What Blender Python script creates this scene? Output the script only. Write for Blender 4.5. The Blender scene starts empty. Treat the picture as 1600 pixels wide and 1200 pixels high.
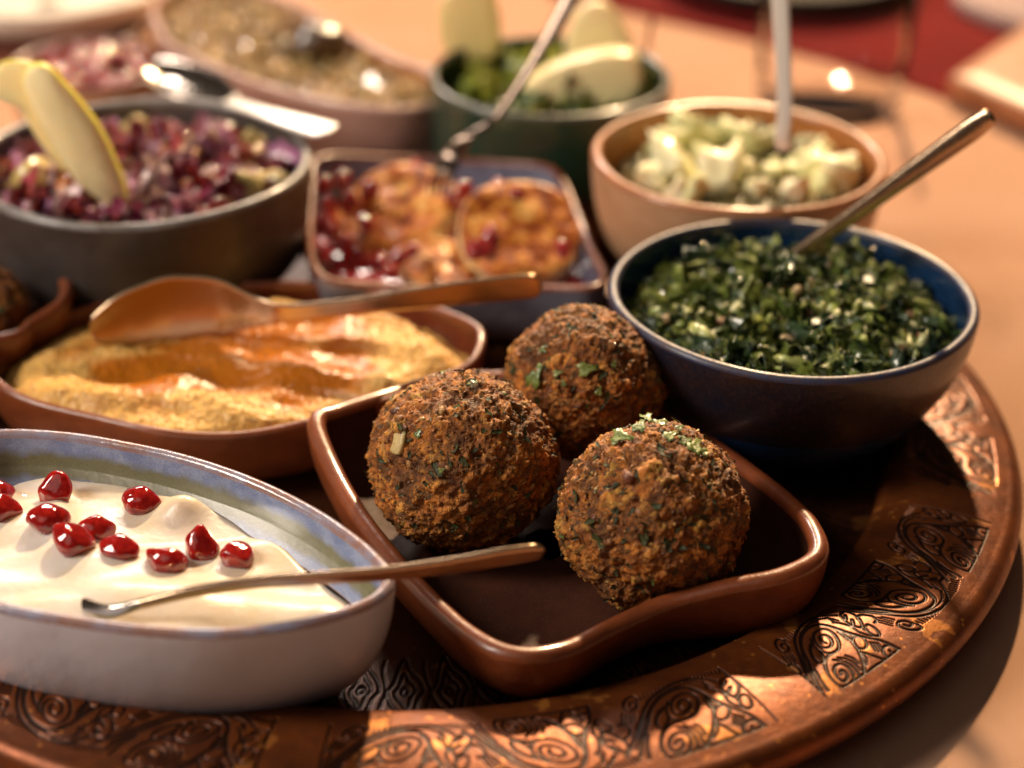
import bpy, math, random
import numpy as np
from mathutils import Matrix, Vector, Euler

random.seed(7)
RNG = np.random.default_rng(7)
SC = bpy.context.scene
COL = SC.collection
CM = 0.01
R = math.radians

# ------------------------------------------------------------------ camera
CAM_H = 34.0                      # cm above the tray floor
PITCH, ROLL, FPX = R(29.25), R(1.0), 2800.0
_r0 = Vector((1, 0, 0)); _u0 = Vector((0, math.sin(PITCH), math.cos(PITCH))); _f0 = Vector((0, math.cos(PITCH), -math.sin(PITCH)))
_c, _s = math.cos(ROLL), math.sin(ROLL)
_rt = _c * _r0 + _s * _u0
_up = -_s * _r0 + _c * _u0
cam_d = bpy.data.cameras.new('camera')
cam = bpy.data.objects.new('camera', cam_d)
COL.objects.link(cam)
cam.matrix_world = Matrix((( _rt.x, _up.x, -_f0.x, 0), (_rt.y, _up.y, -_f0.y, 0), (_rt.z, _up.z, -_f0.z, CAM_H * CM), (0, 0, 0, 1)))
cam_d.sensor_width = 36.0
cam_d.lens = 63.0
cam_d.clip_start = 0.01
cam_d.clip_end = 50.0
cam_d.dof.use_dof = True
cam_d.dof.focus_distance = 0.555
cam_d.dof.aperture_fstop = 4.4
SC.camera = cam

# ------------------------------------------------------------------ world and lamps
SC.view_settings.view_transform = 'Standard'
SC.view_settings.look = 'None'
SC.view_settings.exposure = 0.0
SC.view_settings.gamma = 1.0
w = bpy.data.worlds.new('World'); SC.world = w; w.use_nodes = True
w.node_tree.nodes['Background'].inputs[0].default_value = (0.85, 0.62, 0.48, 1)
w.node_tree.nodes['Background'].inputs[1].default_value = 0.035

def lamp(name, pos, target, size, energy, color, size_y=None):
    d = bpy.data.lights.new(name, 'AREA')
    d.shape = 'DISK' if size_y is None else 'RECTANGLE'
    d.size = size
    if size_y: d.size_y = size_y
    d.energy = energy; d.color = color
    o = bpy.data.objects.new(name, d); COL.objects.link(o)
    o.location = pos
    o.rotation_euler = (Vector(target) - Vector(pos)).to_track_quat('-Z', 'Y').to_euler()
    return o
_el, _az = R(36), R(10)           # key lamp: behind the tray and a little to the right
lamp('key_lamp', (3.0 * math.sin(_az) * math.cos(_el), 0.5 + 3.0 * math.cos(_az) * math.cos(_el), 3.0 * math.sin(_el)), (0, 0.5, 0), 0.12, 165, (1.0, 0.69, 0.39))
lamp('window_lamp', (-1.15, 0.28, 0.95), (0.0, 0.65, 0.0), 0.34, 20, (1.0, 0.86, 0.72), 0.6)
lamp('back_window_lamp', (-0.5, 2.5, 1.15), (0.0, 0.8, 0.0), 0.6, 20, (1.0, 0.84, 0.72), 0.25)

lamp('front_fill_lamp', (-0.5, -0.5, 1.7), (0.0, 0.5, 0.0), 1.3, 3.2, (1.0, 0.86, 0.72), 1.3)  # added soft fill above and behind the camera, lifts the front faces

# ------------------------------------------------------------------ geometry helpers (authored in cm)
def P(px, py, z):
    """Spot on the level plane z (cm) that was measured at photo pixel (px, py)."""
    x = (px - 800) / FPX; y = (600 - py) / FPX
    x, y = _c * x - _s * y, _s * x + _c * y
    dy = math.cos(PITCH) + y * math.sin(PITCH); dz = -math.sin(PITCH) + y * math.cos(PITCH)
    t = (z - CAM_H) / dz
    return (x * t, dy * t, z)
def PY(px, py, Y):
    """Same, on the upright plane at distance Y (cm)."""
    x = (px - 800) / FPX; y = (600 - py) / FPX
    x, y = _c * x - _s * y, _s * x + _c * y
    dy = math.cos(PITCH) + y * math.sin(PITCH); dz = -math.sin(PITCH) + y * math.cos(PITCH)
    t = Y / dy
    return (x * t, Y, CAM_H + dz * t)

def tagit(o, label=None, cat=None, group=None, kind=None):
    if label: o['label'] = label
    if cat: o['category'] = cat
    if group: o['group'] = group
    if kind: o['kind'] = kind
    return o
def thing(name, label, cat, loc=(0, 0, 0), group=None):
    o = bpy.data.objects.new(name, None)
    o.empty_display_size = 0.01
    o.location = (loc[0] * CM, loc[1] * CM, loc[2] * CM)
    COL.objects.link(o)
    return tagit(o, label, cat, group)
def ploc(parent):
    return np.array(parent.location) / CM if parent is not None else np.zeros(3)

def make_mesh(name, V, F, mats, smooth=True, attrs=None, colors=None, midx=None):
    """V (n,3) cm; F an (m,k) index array or a list of such arrays."""
    me = bpy.data.meshes.new(name)
    if not isinstance(F, (list, tuple)): F = [F]
    F = [np.asarray(f, np.int32) for f in F if len(f)]
    V = np.asarray(V, float) * CM
    me.vertices.add(len(V)); me.vertices.foreach_set('co', V.astype(np.float32).ravel())
    nl = sum(f.size for f in F); nf = sum(len(f) for f in F)
    me.loops.add(nl); me.polygons.add(nf)
    me.loops.foreach_set('vertex_index', np.concatenate([f.ravel() for f in F]))
    tot = np.concatenate([np.full(len(f), f.shape[1], np.int32) for f in F])
    st = np.zeros(nf, np.int32); st[1:] = np.cumsum(tot)[:-1]
    me.polygons.foreach_set('loop_start', st)
    me.polygons.foreach_set('loop_total', tot)
    me.polygons.foreach_set('use_smooth', np.full(nf, bool(smooth)))
    if midx is not None: me.polygons.foreach_set('material_index', np.asarray(midx, np.int32))
    me.update(calc_edges=True); me.validate()
    for k, a in (attrs or {}).items():
        at = me.attributes.new(k, 'FLOAT', 'POINT'); at.data.foreach_set('value', np.asarray(a, np.float32))
    for k, a in (colors or {}).items():
        a = np.asarray(a, np.float32)
        if a.shape[1] == 3: a = np.c_[a, np.ones(len(a), np.float32)]
        at = me.attributes.new(k, 'FLOAT_COLOR', 'POINT'); at.data.foreach_set('color', a.ravel())
    for m in (mats if isinstance(mats, (list, tuple)) else [mats]): me.materials.append(m)
    return me
def link(name, me, parent=None, loc=(0, 0, 0), rot=None, scale=None):
    o = bpy.data.objects.new(name, me); COL.objects.link(o)
    o.location = (loc[0] * CM, loc[1] * CM, loc[2] * CM)
    if rot is not None: o.rotation_euler = rot
    if scale is not None: o.scale = scale if hasattr(scale, '__len__') else (scale,) * 3
    if parent is not None: o.parent = parent
    return o
def obj(name, V, F, mats, parent=None, origin=None, **kw):
    """World-space cm vertices; the object sits at its parent's origin (or at ORIGIN when top-level)."""
    off = ploc(parent) if parent is not None else np.array(origin if origin is not None else (0, 0, 0), float)
    me = make_mesh(name, np.asarray(V, float) - off, F, mats, **kw)
    return link(name, me, parent, (0, 0, 0) if parent is not None else off)

def spline(pts, n, closed=False):
    p = np.array(pts, float); m = len(p)
    if closed:
        ext = np.vstack([p[-1], p, p[0], p[1]]); segs = m
    else:
        ext = np.vstack([2 * p[0] - p[1], p, 2 * p[-1] - p[-2]]); segs = m - 1
    # sample by chord length
    d = []
    for i in range(segs):
        d.append(np.linalg.norm(ext[i + 2] - ext[i + 1]))
    d = np.array(d); cum = np.r_[0, np.cumsum(d)]
    ts = np.linspace(0, cum[-1], n, endpoint=not closed)
    out = []
    for t in ts:
        i = min(int(np.searchsorted(cum, t, side='right')) - 1, segs - 1)
        u = (t - cum[i]) / max(d[i], 1e-9)
        a, b, c, e = ext[i], ext[i + 1], ext[i + 2], ext[i + 3]
        out.append(0.5 * (2 * b + (c - a) * u + (2 * a - 5 * b + 4 * c - e) * u * u + (3 * b - a - 3 * c + e) * u ** 3))
    return np.array(out)

def grid_faces(nr, nc, wrap=True, flip=False):
    i = np.arange(nr - 1)[:, None]; j = np.arange(nc if wrap else nc - 1)[None, :]
    a = i * nc + j; b = i * nc + (j + 1) % nc; c = (i + 1) * nc + (j + 1) % nc; d = (i + 1) * nc + j
    f = np.stack([a, b, c, d], -1).reshape(-1, 4)
    return f[:, ::-1] if flip else f

# --- noise
def _hash(i, j, k, seed):
    h = (i.astype(np.int64) * 374761393 + j.astype(np.int64) * 668265263 + k.astype(np.int64) * 2147483647 + seed * 1274126177) & 0xffffffff
    h = ((h ^ (h >> 13)) * 1274126177) & 0xffffffff
    h = ((h ^ (h >> 16)) * 2246822519) & 0xffffffff
    return ((h ^ (h >> 15)) & 0xffffff) / float(0xffffff)
def noise(p, seed=0):
    """value noise in -1..1; p (n,3)"""
    p = np.atleast_2d(p); f = np.floor(p); i = f.astype(np.int64); t = p - f; t = t * t * t * (t * (t * 6 - 15) + 10)
    r = 0
    for dx in (0, 1):
        for dy in (0, 1):
            for dz in (0, 1):
                wgt = (t[:, 0] if dx else 1 - t[:, 0]) * (t[:, 1] if dy else 1 - t[:, 1]) * (t[:, 2] if dz else 1 - t[:, 2])
                r = r + wgt * _hash(i[:, 0] + dx, i[:, 1] + dy, i[:, 2] + dz, seed)
    return r * 2 - 1
def fbm(p, octs=4, seed=0, gain=0.5):
    a, r, s = 1.0, 0, 0
    for o in range(octs):
        r = r + a * noise(p, seed + o * 17); s += a; a *= gain; p = p * 2.03 + 11.7
    return r / s
def voronoi(p, seed=0, jit=0.95):
    """returns F1, F2-F1, cell random"""
    f = np.floor(p); i = f.astype(np.int64)
    d1 = np.full(len(p), 9.0); d2 = np.full(len(p), 9.0); cell = np.zeros(len(p))
    for dx in (-1, 0, 1):
        for dy in (-1, 0, 1):
            for dz in (-1, 0, 1):
                a, b, c = i[:, 0] + dx, i[:, 1] + dy, i[:, 2] + dz
                q = np.stack([a + 0.5 + jit * (_hash(a, b, c, seed) - 0.5), b + 0.5 + jit * (_hash(a, b, c, seed + 5) - 0.5), c + 0.5 + jit * (_hash(a, b, c, seed + 9) - 0.5)], 1)
                d = np.linalg.norm(p - q, axis=1)
                near = d < d1
                d2 = np.where(near, d1, np.minimum(d2, d)); cell = np.where(near, _hash(a, b, c, seed + 21), cell); d1 = np.where(near, d, d1)
    return d1, d2 - d1, cell
def xyz(x, y, z=0.0):
    return np.stack([np.asarray(x, float), np.asarray(y, float), np.zeros(np.shape(x)) + z], -1)
def sstep(a, b, x):
    t = np.clip((x - a) / (b - a), 0, 1); return t * t * (3 - 2 * t)

# --- icosphere arrays
_ICO = {}
def ico(n):
    if n in _ICO: return _ICO[n]
    import bmesh
    bm = bmesh.new(); bmesh.ops.create_icosphere(bm, subdivisions=n, radius=1.0)
    V = np.array([v.co[:] for v in bm.verts]); F = np.array([[v.index for v in f.verts] for f in bm.faces]); bm.free()
    _ICO[n] = (V, F); return V, F

def rotmat(a, b, c):
    return np.array(Euler((a, b, c)).to_matrix())

class Pile:
    """joins many small pieces into one mesh with a colour per piece"""
    def __init__(s): s.V = []; s.F3 = []; s.F4 = []; s.C = []; s.n = 0
    def add(s, V, F, col):
        F = np.asarray(F)
        (s.F3 if F.shape[1] == 3 else s.F4).append(F + s.n)
        s.V.append(V); s.C.append(np.tile(np.asarray(col, float), (len(V), 1))); s.n += len(V)
    def build(s, name, m, parent=None, kind='stuff', smooth=True, **kw):
        F = [np.vstack(f) for f in (s.F3, s.F4) if f]
        o = obj(name, np.vstack(s.V), F, m, parent, smooth=smooth, colors={'tint': np.vstack(s.C)}, **kw)
        if kind: o['kind'] = kind
        return o

# ------------------------------------------------------------------ node helper
class N:
    def __init__(s, name):
        s.m = bpy.data.materials.new(name); s.m.use_nodes = True
        s.t = s.m.node_tree; s.t.nodes.clear()
        s.out = s.t.nodes.new('ShaderNodeOutputMaterial')
    def node(s, typ, props=None, ins=None):
        n = s.t.nodes.new('ShaderNode' + typ)
        for k, v in (props or {}).items(): setattr(n, k, v)
        for k, v in (ins or {}).items():
            sk = n.inputs[k]
            if isinstance(v, bpy.types.NodeSocket): s.t.links.new(v, sk)
            else: sk.default_value = v if not (hasattr(v, '__len__') and len(v) == 3 and sk.type == 'RGBA') else (*v, 1)
        return n
    def co(s, scale=1.0, stretch=(1, 1, 1)):
        tc = s.node('TexCoord')
        k = 100.0 * scale
        return s.node('Mapping', None, {'Vector': tc.outputs['Object'], 'Scale': (k * stretch[0], k * stretch[1], k * stretch[2])}).outputs[0]
    def noise(s, scale, detail=4, rough=0.55, stretch=(1, 1, 1), dist=0.0):
        return s.node('TexNoise', None, {'Vector': s.co(1.0, stretch), 'Scale': scale, 'Detail': detail, 'Roughness': rough, 'Distortion': dist}).outputs['Fac']
    def vor(s, scale, out='Distance', feature='F1', stretch=(1, 1, 1)):
        return s.node('TexVoronoi', {'feature': feature}, {'Vector': s.co(1.0, stretch), 'Scale': scale}).outputs[out]
    def ramp(s, fac, stops, interp='LINEAR'):
        n = s.node('ValToRGB', None, {'Fac': fac}); r = n.color_ramp; r.interpolation = interp
        while len(r.elements) < len(stops): r.elements.new(0.5)
        for e, (p, c) in zip(r.elements, stops):
            e.position = p; e.color = (*c, 1) if hasattr(c, '__len__') else (c, c, c, 1)
        return n.outputs[0]
    def mix(s, fac, a, b, mode='MIX'):
        n = s.t.nodes.new('ShaderNodeMix'); n.data_type = 'RGBA'; n.blend_type = mode
        for k, v in ((0, fac), (6, a), (7, b)):
            if isinstance(v, bpy.types.NodeSocket): s.t.links.new(v, n.inputs[k])
            elif k == 0: n.inputs[0].default_value = v
            else: n.inputs[k].default_value = (*v, 1) if len(v) == 3 else v
        return n.outputs[2]
    def math(s, op, a, b=0.0, c=0.0, clamp=False):
        n = s.node('Math', {'operation': op, 'use_clamp': clamp}, {0: a, 1: b, 2: c}); return n.outputs[0]
    def attr(s, name, out='Fac'):
        return s.node('Attribute', {'attribute_name': name}).outputs[out]
    def bump(s, h, dist_cm, strength=1.0):
        return s.node('Bump', None, {'Height': h, 'Distance': dist_cm * CM, 'Strength': strength}).outputs[0]
    def bsdf(s, **kw):
        names = {'col': 'Base Color', 'rough': 'Roughness', 'metal': 'Metallic', 'spec': 'Specular IOR Level', 'coat': 'Coat Weight', 'coatr': 'Coat Roughness', 'sss': 'Subsurface Weight', 'sssr': 'Subsurface Radius', 'ssss': 'Subsurface Scale', 'trans': 'Transmission Weight', 'ior': 'IOR', 'normal': 'Normal', 'sheen': 'Sheen Weight', 'alpha': 'Alpha'}
        b = s.node('BsdfPrincipled', None, {names[k]: v for k, v in kw.items()})
        s.t.links.new(b.outputs[0], s.out.inputs[0]); s.b = b
        return s.m

# ------------------------------------------------------------------ materials
def m_clay(name, a, b, rough=0.35, coat=0.3, scale=0.9, speck=None, speck_amt=0.0, spec=0.5):
    n = N(name)
    c = n.mix(n.ramp(n.noise(scale, 5, 0.6, (1, 1, 2.2)), [(0.3, 0.0), (0.7, 1.0)]), a, b)
    if speck is not None:
        c = n.mix(n.math('MULTIPLY', n.ramp(n.noise(14, 3, 0.7), [(0.52, 0.0), (0.66, 1.0)]), speck_amt), c, speck)
    h = n.math('ADD', n.noise(1.6, 3), n.math('MULTIPLY', n.noise(22, 2), 0.12))
    r = n.math('MULTIPLY_ADD', n.noise(3, 4), 0.2, rough - 0.1)
    return n.bsdf(col=c, rough=r, coat=coat, coatr=0.12, spec=spec, normal=n.bump(h, 0.035))
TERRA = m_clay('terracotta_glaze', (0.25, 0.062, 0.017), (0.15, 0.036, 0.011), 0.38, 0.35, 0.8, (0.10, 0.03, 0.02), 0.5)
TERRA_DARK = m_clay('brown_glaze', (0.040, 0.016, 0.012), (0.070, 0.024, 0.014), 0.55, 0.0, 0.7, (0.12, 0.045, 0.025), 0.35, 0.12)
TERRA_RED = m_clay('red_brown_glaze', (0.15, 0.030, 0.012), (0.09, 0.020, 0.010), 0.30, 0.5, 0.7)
ORANGE_CLAY = m_clay('pale_terracotta', (0.55, 0.33, 0.19), (0.44, 0.24, 0.12), 0.5, 0.1, 0.5, (0.3, 0.14, 0.07), 0.5)
ORANGE_IN = m_clay('orange_glaze', (0.46, 0.19, 0.06), (0.34, 0.12, 0.035), 0.35, 0.4, 0.6)
ORANGE_RIM = m_clay('rim_clay', (0.50, 0.20, 0.09), (0.36, 0.13, 0.05), 0.35, 0.4, 1.2)
NAVY = m_clay('navy_glaze', (0.010, 0.042, 0.125), (0.005, 0.020, 0.065), 0.16, 0.8, 0.6, (0.03, 0.07, 0.13), 0.5)
NAVY_RIM = m_clay('navy_rim_glaze', (0.022, 0.045, 0.115), (0.055, 0.038, 0.050), 0.45, 0.12, 1.6, (0.12, 0.05, 0.03), 0.5)
NAVY_OUT = m_clay('navy_brown_outside', (0.008, 0.014, 0.032), (0.026, 0.013, 0.010), 0.38, 0.3, 0.5, (0.13, 0.05, 0.025), 0.5)
GREY_OUT = m_clay('grey_brown_outside', (0.062, 0.056, 0.056), (0.035, 0.026, 0.024), 0.5, 0.12, 0.4, (0.11, 0.065, 0.045), 0.5)
GREY_IN = m_clay('grey_inside', (0.10, 0.09, 0.085), (0.055, 0.045, 0.04), 0.4, 0.3, 0.4)
GREY_RIM = m_clay('grey_rim', (0.27, 0.27, 0.28), (0.13, 0.11, 0.10), 0.4, 0.25, 1.0, (0.08, 0.06, 0.05), 0.6)
GREEN_OUT = m_clay('green_glaze', (0.012, 0.040, 0.030), (0.022, 0.055, 0.030), 0.3, 0.5, 0.5)
GREEN_RIM = m_clay('green_rim_glaze', (0.11, 0.12, 0.10), (0.05, 0.06, 0.05), 0.3, 0.5, 1.0)
PINK_OUT = m_clay('pinkish_clay', (0.40, 0.24, 0.20), (0.30, 0.16, 0.13), 0.45, 0.15, 0.4)
PINK_RIM = m_clay('pink_rim', (0.62, 0.42, 0.36), (0.5, 0.3, 0.24), 0.3, 0.4, 0.6)
BLUEGREY_OUT = m_clay('blue_grey_outside', (0.16, 0.17, 0.22), (0.09, 0.09, 0.13), 0.35, 0.4, 0.7)
BLUEGREY_IN = m_clay('pale_blue_inside', (0.20, 0.25, 0.36), (0.10, 0.11, 0.18), 0.2, 0.8, 0.9)

def m_white_out():
    n = N('off_white_outside')
    c = n.mix(n.ramp(n.noise(0.7, 4, 0.6), [(0.3, 0.0), (0.7, 1.0)]), (0.54, 0.61, 0.76), (0.60, 0.65, 0.78))
    c = n.mix(n.math('MULTIPLY', n.ramp(n.noise(30, 2), [(0.6, 0.0), (0.75, 1.0)]), 0.4), c, (0.3, 0.26, 0.25))
    return n.bsdf(col=c, rough=0.3, coat=0.4, coatr=0.1, normal=n.bump(n.noise(1.2, 3), 0.03))
def m_blue_speck(name, base, dots, low=None, amt=0.85):
    n = N(name)
    f = n.ramp(n.math('ADD', n.noise(26, 3, 0.8), n.math('MULTIPLY', n.noise(1.3, 4), 0.55)), [(0.66, 0.0), (0.84, 1.0)])
    c = n.mix(n.math('MULTIPLY', f, amt), base, dots)
    f2 = n.ramp(n.noise(34, 2, 0.9), [(0.53, 0.0), (0.68, 1.0)])
    c = n.mix(n.math('MULTIPLY', f2, 0.5), c, (0.50, 0.56, 0.68))
    if low is not None:
        z = n.node('SeparateXYZ', None, {0: n.co(1.0)}).outputs[2]
        zz = n.math('ADD', z, n.math('MULTIPLY', n.noise(1.5, 3), 0.5))
        g = n.ramp(n.math('MULTIPLY_ADD', zz, 1.8, -6.85), [(0.0, 1.0), (0.55, 0.0)])
        lowc = n.mix(n.ramp(n.noise(30, 3, 0.8), [(0.42, 0.0), (0.62, 1.0)]), low, (0.09, 0.085, 0.05))
        c = n.mix(g, c, lowc)
    return n.bsdf(col=c, rough=0.42, coat=0.08, coatr=0.15, normal=n.bump(n.noise(2.0, 3), 0.02))
WHITE_OUT = m_white_out()
BLUE_IN = m_blue_speck('blue_speckled_glaze', (0.33, 0.41, 0.60), (0.10, 0.15, 0.38), (0.20, 0.19, 0.08))
def m_blue_rim():
    n = N('blue_rim_glaze')
    c = n.mix(n.ramp(n.noise(0.9, 4), [(0.40, 0.0), (0.62, 1.0)]), (0.25, 0.24, 0.34), (0.26, 0.12, 0.075))
    c = n.mix(n.math('MULTIPLY', n.ramp(n.noise(24, 3, 0.8), [(0.45, 0.0), (0.65, 1.0)]), 0.5), c, (0.42, 0.42, 0.52))
    return n.bsdf(col=c, rough=0.22, coat=0.6, coatr=0.1, normal=n.bump(n.noise(2.5, 3), 0.03))
BLUE_RIM = m_blue_rim()

def m_copper(name='carved_copper', k=1.0):
    n = N(name)
    g = n.attr('groove')
    base = n.mix(n.ramp(n.noise(0.55, 6, 0.65), [(0.35, 0.0), (0.65, 1.0)]), (0.20, 0.053, 0.011), (0.105, 0.027, 0.008))
    light_dapple = n.ramp(n.noise(0.75, 3, 0.45, dist=0.4), [(0.63, 0.0), (0.655, 1.0)])  # dappled light on the rim, painted as brighter patches and spots
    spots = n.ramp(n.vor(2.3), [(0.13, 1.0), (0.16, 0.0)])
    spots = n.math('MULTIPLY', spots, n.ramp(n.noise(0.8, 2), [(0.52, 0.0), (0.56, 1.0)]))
    light_dapple = n.math('MAXIMUM', n.math('MULTIPLY', light_dapple, 0.8), spots)
    base = n.mix(light_dapple, base, (0.46, 0.17, 0.035))
    scr = n.ramp(n.noise(9, 3, 0.7, (0.25, 2.5, 1)), [(0.66, 0.0), (0.70, 1.0)])
    base = n.mix(n.math('MULTIPLY', scr, 0.55), base, (0.60, 0.27, 0.11))
    dirt = n.ramp(n.noise(2.2, 6, 0.7), [(0.5, 0.0), (0.72, 1.0)])
    base = n.mix(n.math('MULTIPLY', dirt, 0.5), base, (0.10, 0.033, 0.018))
    if k < 1: base = n.mix(1 - k, base, (0.012, 0.006, 0.005))
    base = n.mix(n.ramp(g, [(0.15, 0.0), (0.65, 1.0)]), base, (0.022, 0.009, 0.006))
    h = n.math('ADD', n.math('MULTIPLY', n.noise(2.5, 5), 1.0), n.math('MULTIPLY', n.noise(18, 3, 0.7), 0.22))
    r = n.math('MULTIPLY_ADD', n.noise(4, 4, 0.7), 0.25, 0.26)
    return n.bsdf(col=base, rough=r, metal=0.5, spec=0.35, normal=n.bump(h, 0.016))
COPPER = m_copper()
COPPER_DARK = m_copper('shaded_copper', 0.30)  # floor copy of the copper, colour darkened to deepen the shade between dishes

def m_metal(name, col, rough=0.16):
    n = N(name)
    r = n.math('MULTIPLY_ADD', n.noise(6, 4, 0.7, (1, 1, 1)), 0.16, rough - 0.06)
    return n.bsdf(col=col, rough=r, metal=1.0, normal=n.bump(n.noise(1.5, 2), 0.01))
STEEL = m_metal('polished_steel', (0.62, 0.56, 0.50))
BRASS_STEEL = m_metal('warm_steel', (0.52, 0.37, 0.25), 0.2)
DARK_STEEL = m_metal('dull_steel', (0.17, 0.125, 0.10), 0.24)

def m_cloth(name, a, b, weave=14):
    n = N(name)
    c = n.mix(n.ramp(n.noise(0.12, 5), [(0.3, 0.0), (0.7, 1.0)]), a, b)
    wv = n.node('TexWave', {'wave_type': 'BANDS', 'bands_direction': 'X'}, {'Vector': n.co(1.0), 'Scale': weave, 'Distortion': 0.6, 'Detail': 1}).outputs['Fac']
    wv2 = n.node('TexWave', {'wave_type': 'BANDS', 'bands_direction': 'Y'}, {'Vector': n.co(1.0), 'Scale': weave, 'Distortion': 0.6, 'Detail': 1}).outputs['Fac']
    h = n.math('ADD', wv, wv2)
    c = n.mix(n.math('MULTIPLY', n.math('MULTIPLY', wv, wv2), 0.25), c, tuple(x * 0.7 for x in a))
    return n.bsdf(col=c, rough=0.9, spec=0.1, sheen=0.03, normal=n.bump(h, 0.012))
CLOTH = m_cloth('peach_cloth', (0.80, 0.475, 0.32), (0.75, 0.415, 0.255))
RED_CLOTH = m_cloth('red_cloth', (0.26, 0.010, 0.008), (0.17, 0.007, 0.007))

def m_food(name, rough=0.4, coat=0.3, sss=0.15, bump=0.04, var=0.35, scale=6.0, dark=(0.1, 0.05, 0.02)):
    """colour comes from each piece's own 'tint'"""
    n = N(name)
    c = n.attr('tint', 'Color')
    c = n.mix(n.math('MULTIPLY', n.ramp(n.noise(scale, 4, 0.6), [(0.4, 0.0), (0.75, 1.0)]), var), c, dark)
    return n.bsdf(col=c, rough=rough, coat=coat, coatr=0.06, sss=sss, sssr=(0.01, 0.005, 0.002), ssss=0.5, normal=n.bump(n.noise(scale * 1.7, 3), bump))
FOOD_WET = m_food('wet_food', 0.3, 1.0, 0.12)
FOOD_DRY = m_food('dry_food', 0.7, 0.05, 0.1)
LEAF = m_food('chopped_leaf', 0.35, 0.8, 0.0, 0.03, 0.3, 5.0, (0.01, 0.02, 0.005))

# ------------------------------------------------------------------ dish lofts
def rim_from(pts, n=180):
    return spline(pts, n, closed=True)
def circle(cx, cy, r, z, n=144, wob=0.0, seed=1):
    a = np.linspace(0, 2 * np.pi, n, endpoint=False)
    q = np.stack([np.cos(a), np.sin(a), a * 0 + seed], 1)
    rr = r * (1 + wob * noise(q * 1.3, seed))
    return np.stack([cx + rr * np.cos(a), cy + rr * np.sin(a), z + wob * r * 0.6 * noise(q * 1.5 + 9, seed)], 1)
class Dish:
    def __init__(s, rim, z_in, s_in, z_base, s_out, lip, p_in=1.0, p_out=1.0, centre=None):
        """rim (N,3): top of the lip, anticlockwise; s_in/s_out: floor/base size as a share of the rim"""
        area = np.sum(rim[:, 0] * np.roll(rim[:, 1], -1) - np.roll(rim[:, 0], -1) * rim[:, 1])
        if area < 0: rim = rim[::-1].copy()
        s.rim = rim; s.c = rim[:, :2].mean(0) if centre is None else np.array(centre[:2], float)
        t = np.roll(rim[:, :2], -1, 0) - np.roll(rim[:, :2], 1, 0); t /= np.linalg.norm(t, axis=1)[:, None]
        s.n = np.stack([t[:, 1], -t[:, 0]], 1)
        s.z_in, s.s_in, s.z_base, s.s_out, s.lip, s.p_in, s.p_out = z_in, s_in, z_base, s_out, lip, p_in, p_out
    def ring(s, sc, off, z):
        xy = s.c + (s.rim[:, :2] - s.c) * sc + s.n * off
        return np.c_[xy, np.broadcast_to(z, len(s.rim))]
    def inner(s, t):
        """t 0 floor edge .. 1 lip"""
        zr = s.rim[:, 2] - s.lip
        return s.ring(s.s_in + (1 - s.s_in) * math.sin(t * math.pi / 2) ** s.p_in, -s.lip * t, s.z_in + (zr - s.z_in) * (1 - math.cos(t * math.pi / 2)) ** (1 / s.p_in))
    def outer(s, t):
        zr = s.rim[:, 2] - s.lip
        return s.ring(s.s_out + (1 - s.s_out) * math.sin((1 - t) * math.pi / 2) ** s.p_out, s.lip * (1 - t), s.z_base + (zr - s.z_base) * (1 - math.cos((1 - t) * math.pi / 2)) ** (1 / s.p_out))
    def build(s, parent, m_in, m_rim, m_out, base='base'):
        rings = [s.ring(s.s_in * k, 0, s.z_in - 0.0 * k) for k in (0.0, 0.35, 0.7, 0.93)]
        rings += [s.inner(t) for t in np.linspace(0, 1, 16)]
        i1 = len(rings) - 1
        for a in np.linspace(math.pi, 0, 11)[1:]:
            rings.append(s.ring(1.0, s.lip * math.cos(a), s.rim[:, 2] - s.lip + s.lip * math.sin(a)))
        i2 = len(rings) - 1
        rings += [s.outer(t) for t in np.linspace(0, 1, 16)[1:]]
        rings += [s.ring(s.s_out * k, 0, s.z_base + 0.12 * (1 - k) + (0.12 if k < 0.9 else 0)) for k in (0.95, 0.6, 0.0)]
        V = np.array(rings); nr, nc = V.shape[:2]
        # shared normals
        du = np.roll(V, -1, 1) - np.roll(V, 1, 1)
        dv = np.empty_like(V); dv[1:-1] = V[2:] - V[:-2]; dv[0] = V[1] - V[0]; dv[-1] = V[-1] - V[-2]
        nn = np.cross(du, dv); l = np.linalg.norm(nn, axis=2, keepdims=True); nn = np.where(l > 1e-6, nn / np.maximum(l, 1e-9), 0)
        nn[0] = (0, 0, 1); nn[-1] = (0, 0, -1)
        for nm, a, b, m in (('basin', 0, i1, m_in), ('rim', i1, i2, m_rim), ('outer_wall', i2, nr - 1, m_out)):
            k = b - a + 1
            o = obj(nm, V[a:b + 1].reshape(-1, 3), grid_faces(k, nc), m, parent)
            me = o.data
            if len(me.vertices) == k * nc:
                me.normals_split_custom_set_from_vertices([tuple(x) for x in nn[a:b + 1].reshape(-1, 3)])
    def level(s, z):
        """outline of a filling that reaches level z, pushed a little into the wall"""
        ts = np.linspace(0, 1, 60)
        R_ = np.array([s.inner(t) for t in ts]); out = np.empty((len(s.rim), 2))
        for j in range(len(s.rim)):
            zz = R_[:, j, 2]; k = min(int(np.searchsorted(zz, z)), 59)
            out[j] = R_[k, j, :2]
        return out
    def fill(s, z, hfun, nr=60, grow=1.01, power=0.75):
        """polar height field over the basin; hfun(x, y, s) -> height above z"""
        o = s.level(z); ss = np.linspace(0, 1, nr) ** power
        xy = s.c + (o - s.c)[None] * ss[:, None, None] * grow
        S = np.broadcast_to(ss[:, None], xy.shape[:2]).ravel(); x = xy[..., 0].ravel(); y = xy[..., 1].ravel()
        h = hfun(x, y, S)
        return np.stack([x, y, z + h], 1), grid_faces(nr, len(o)), S
def densify(rim, n):
    return spline(rim, n, closed=True)

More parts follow.
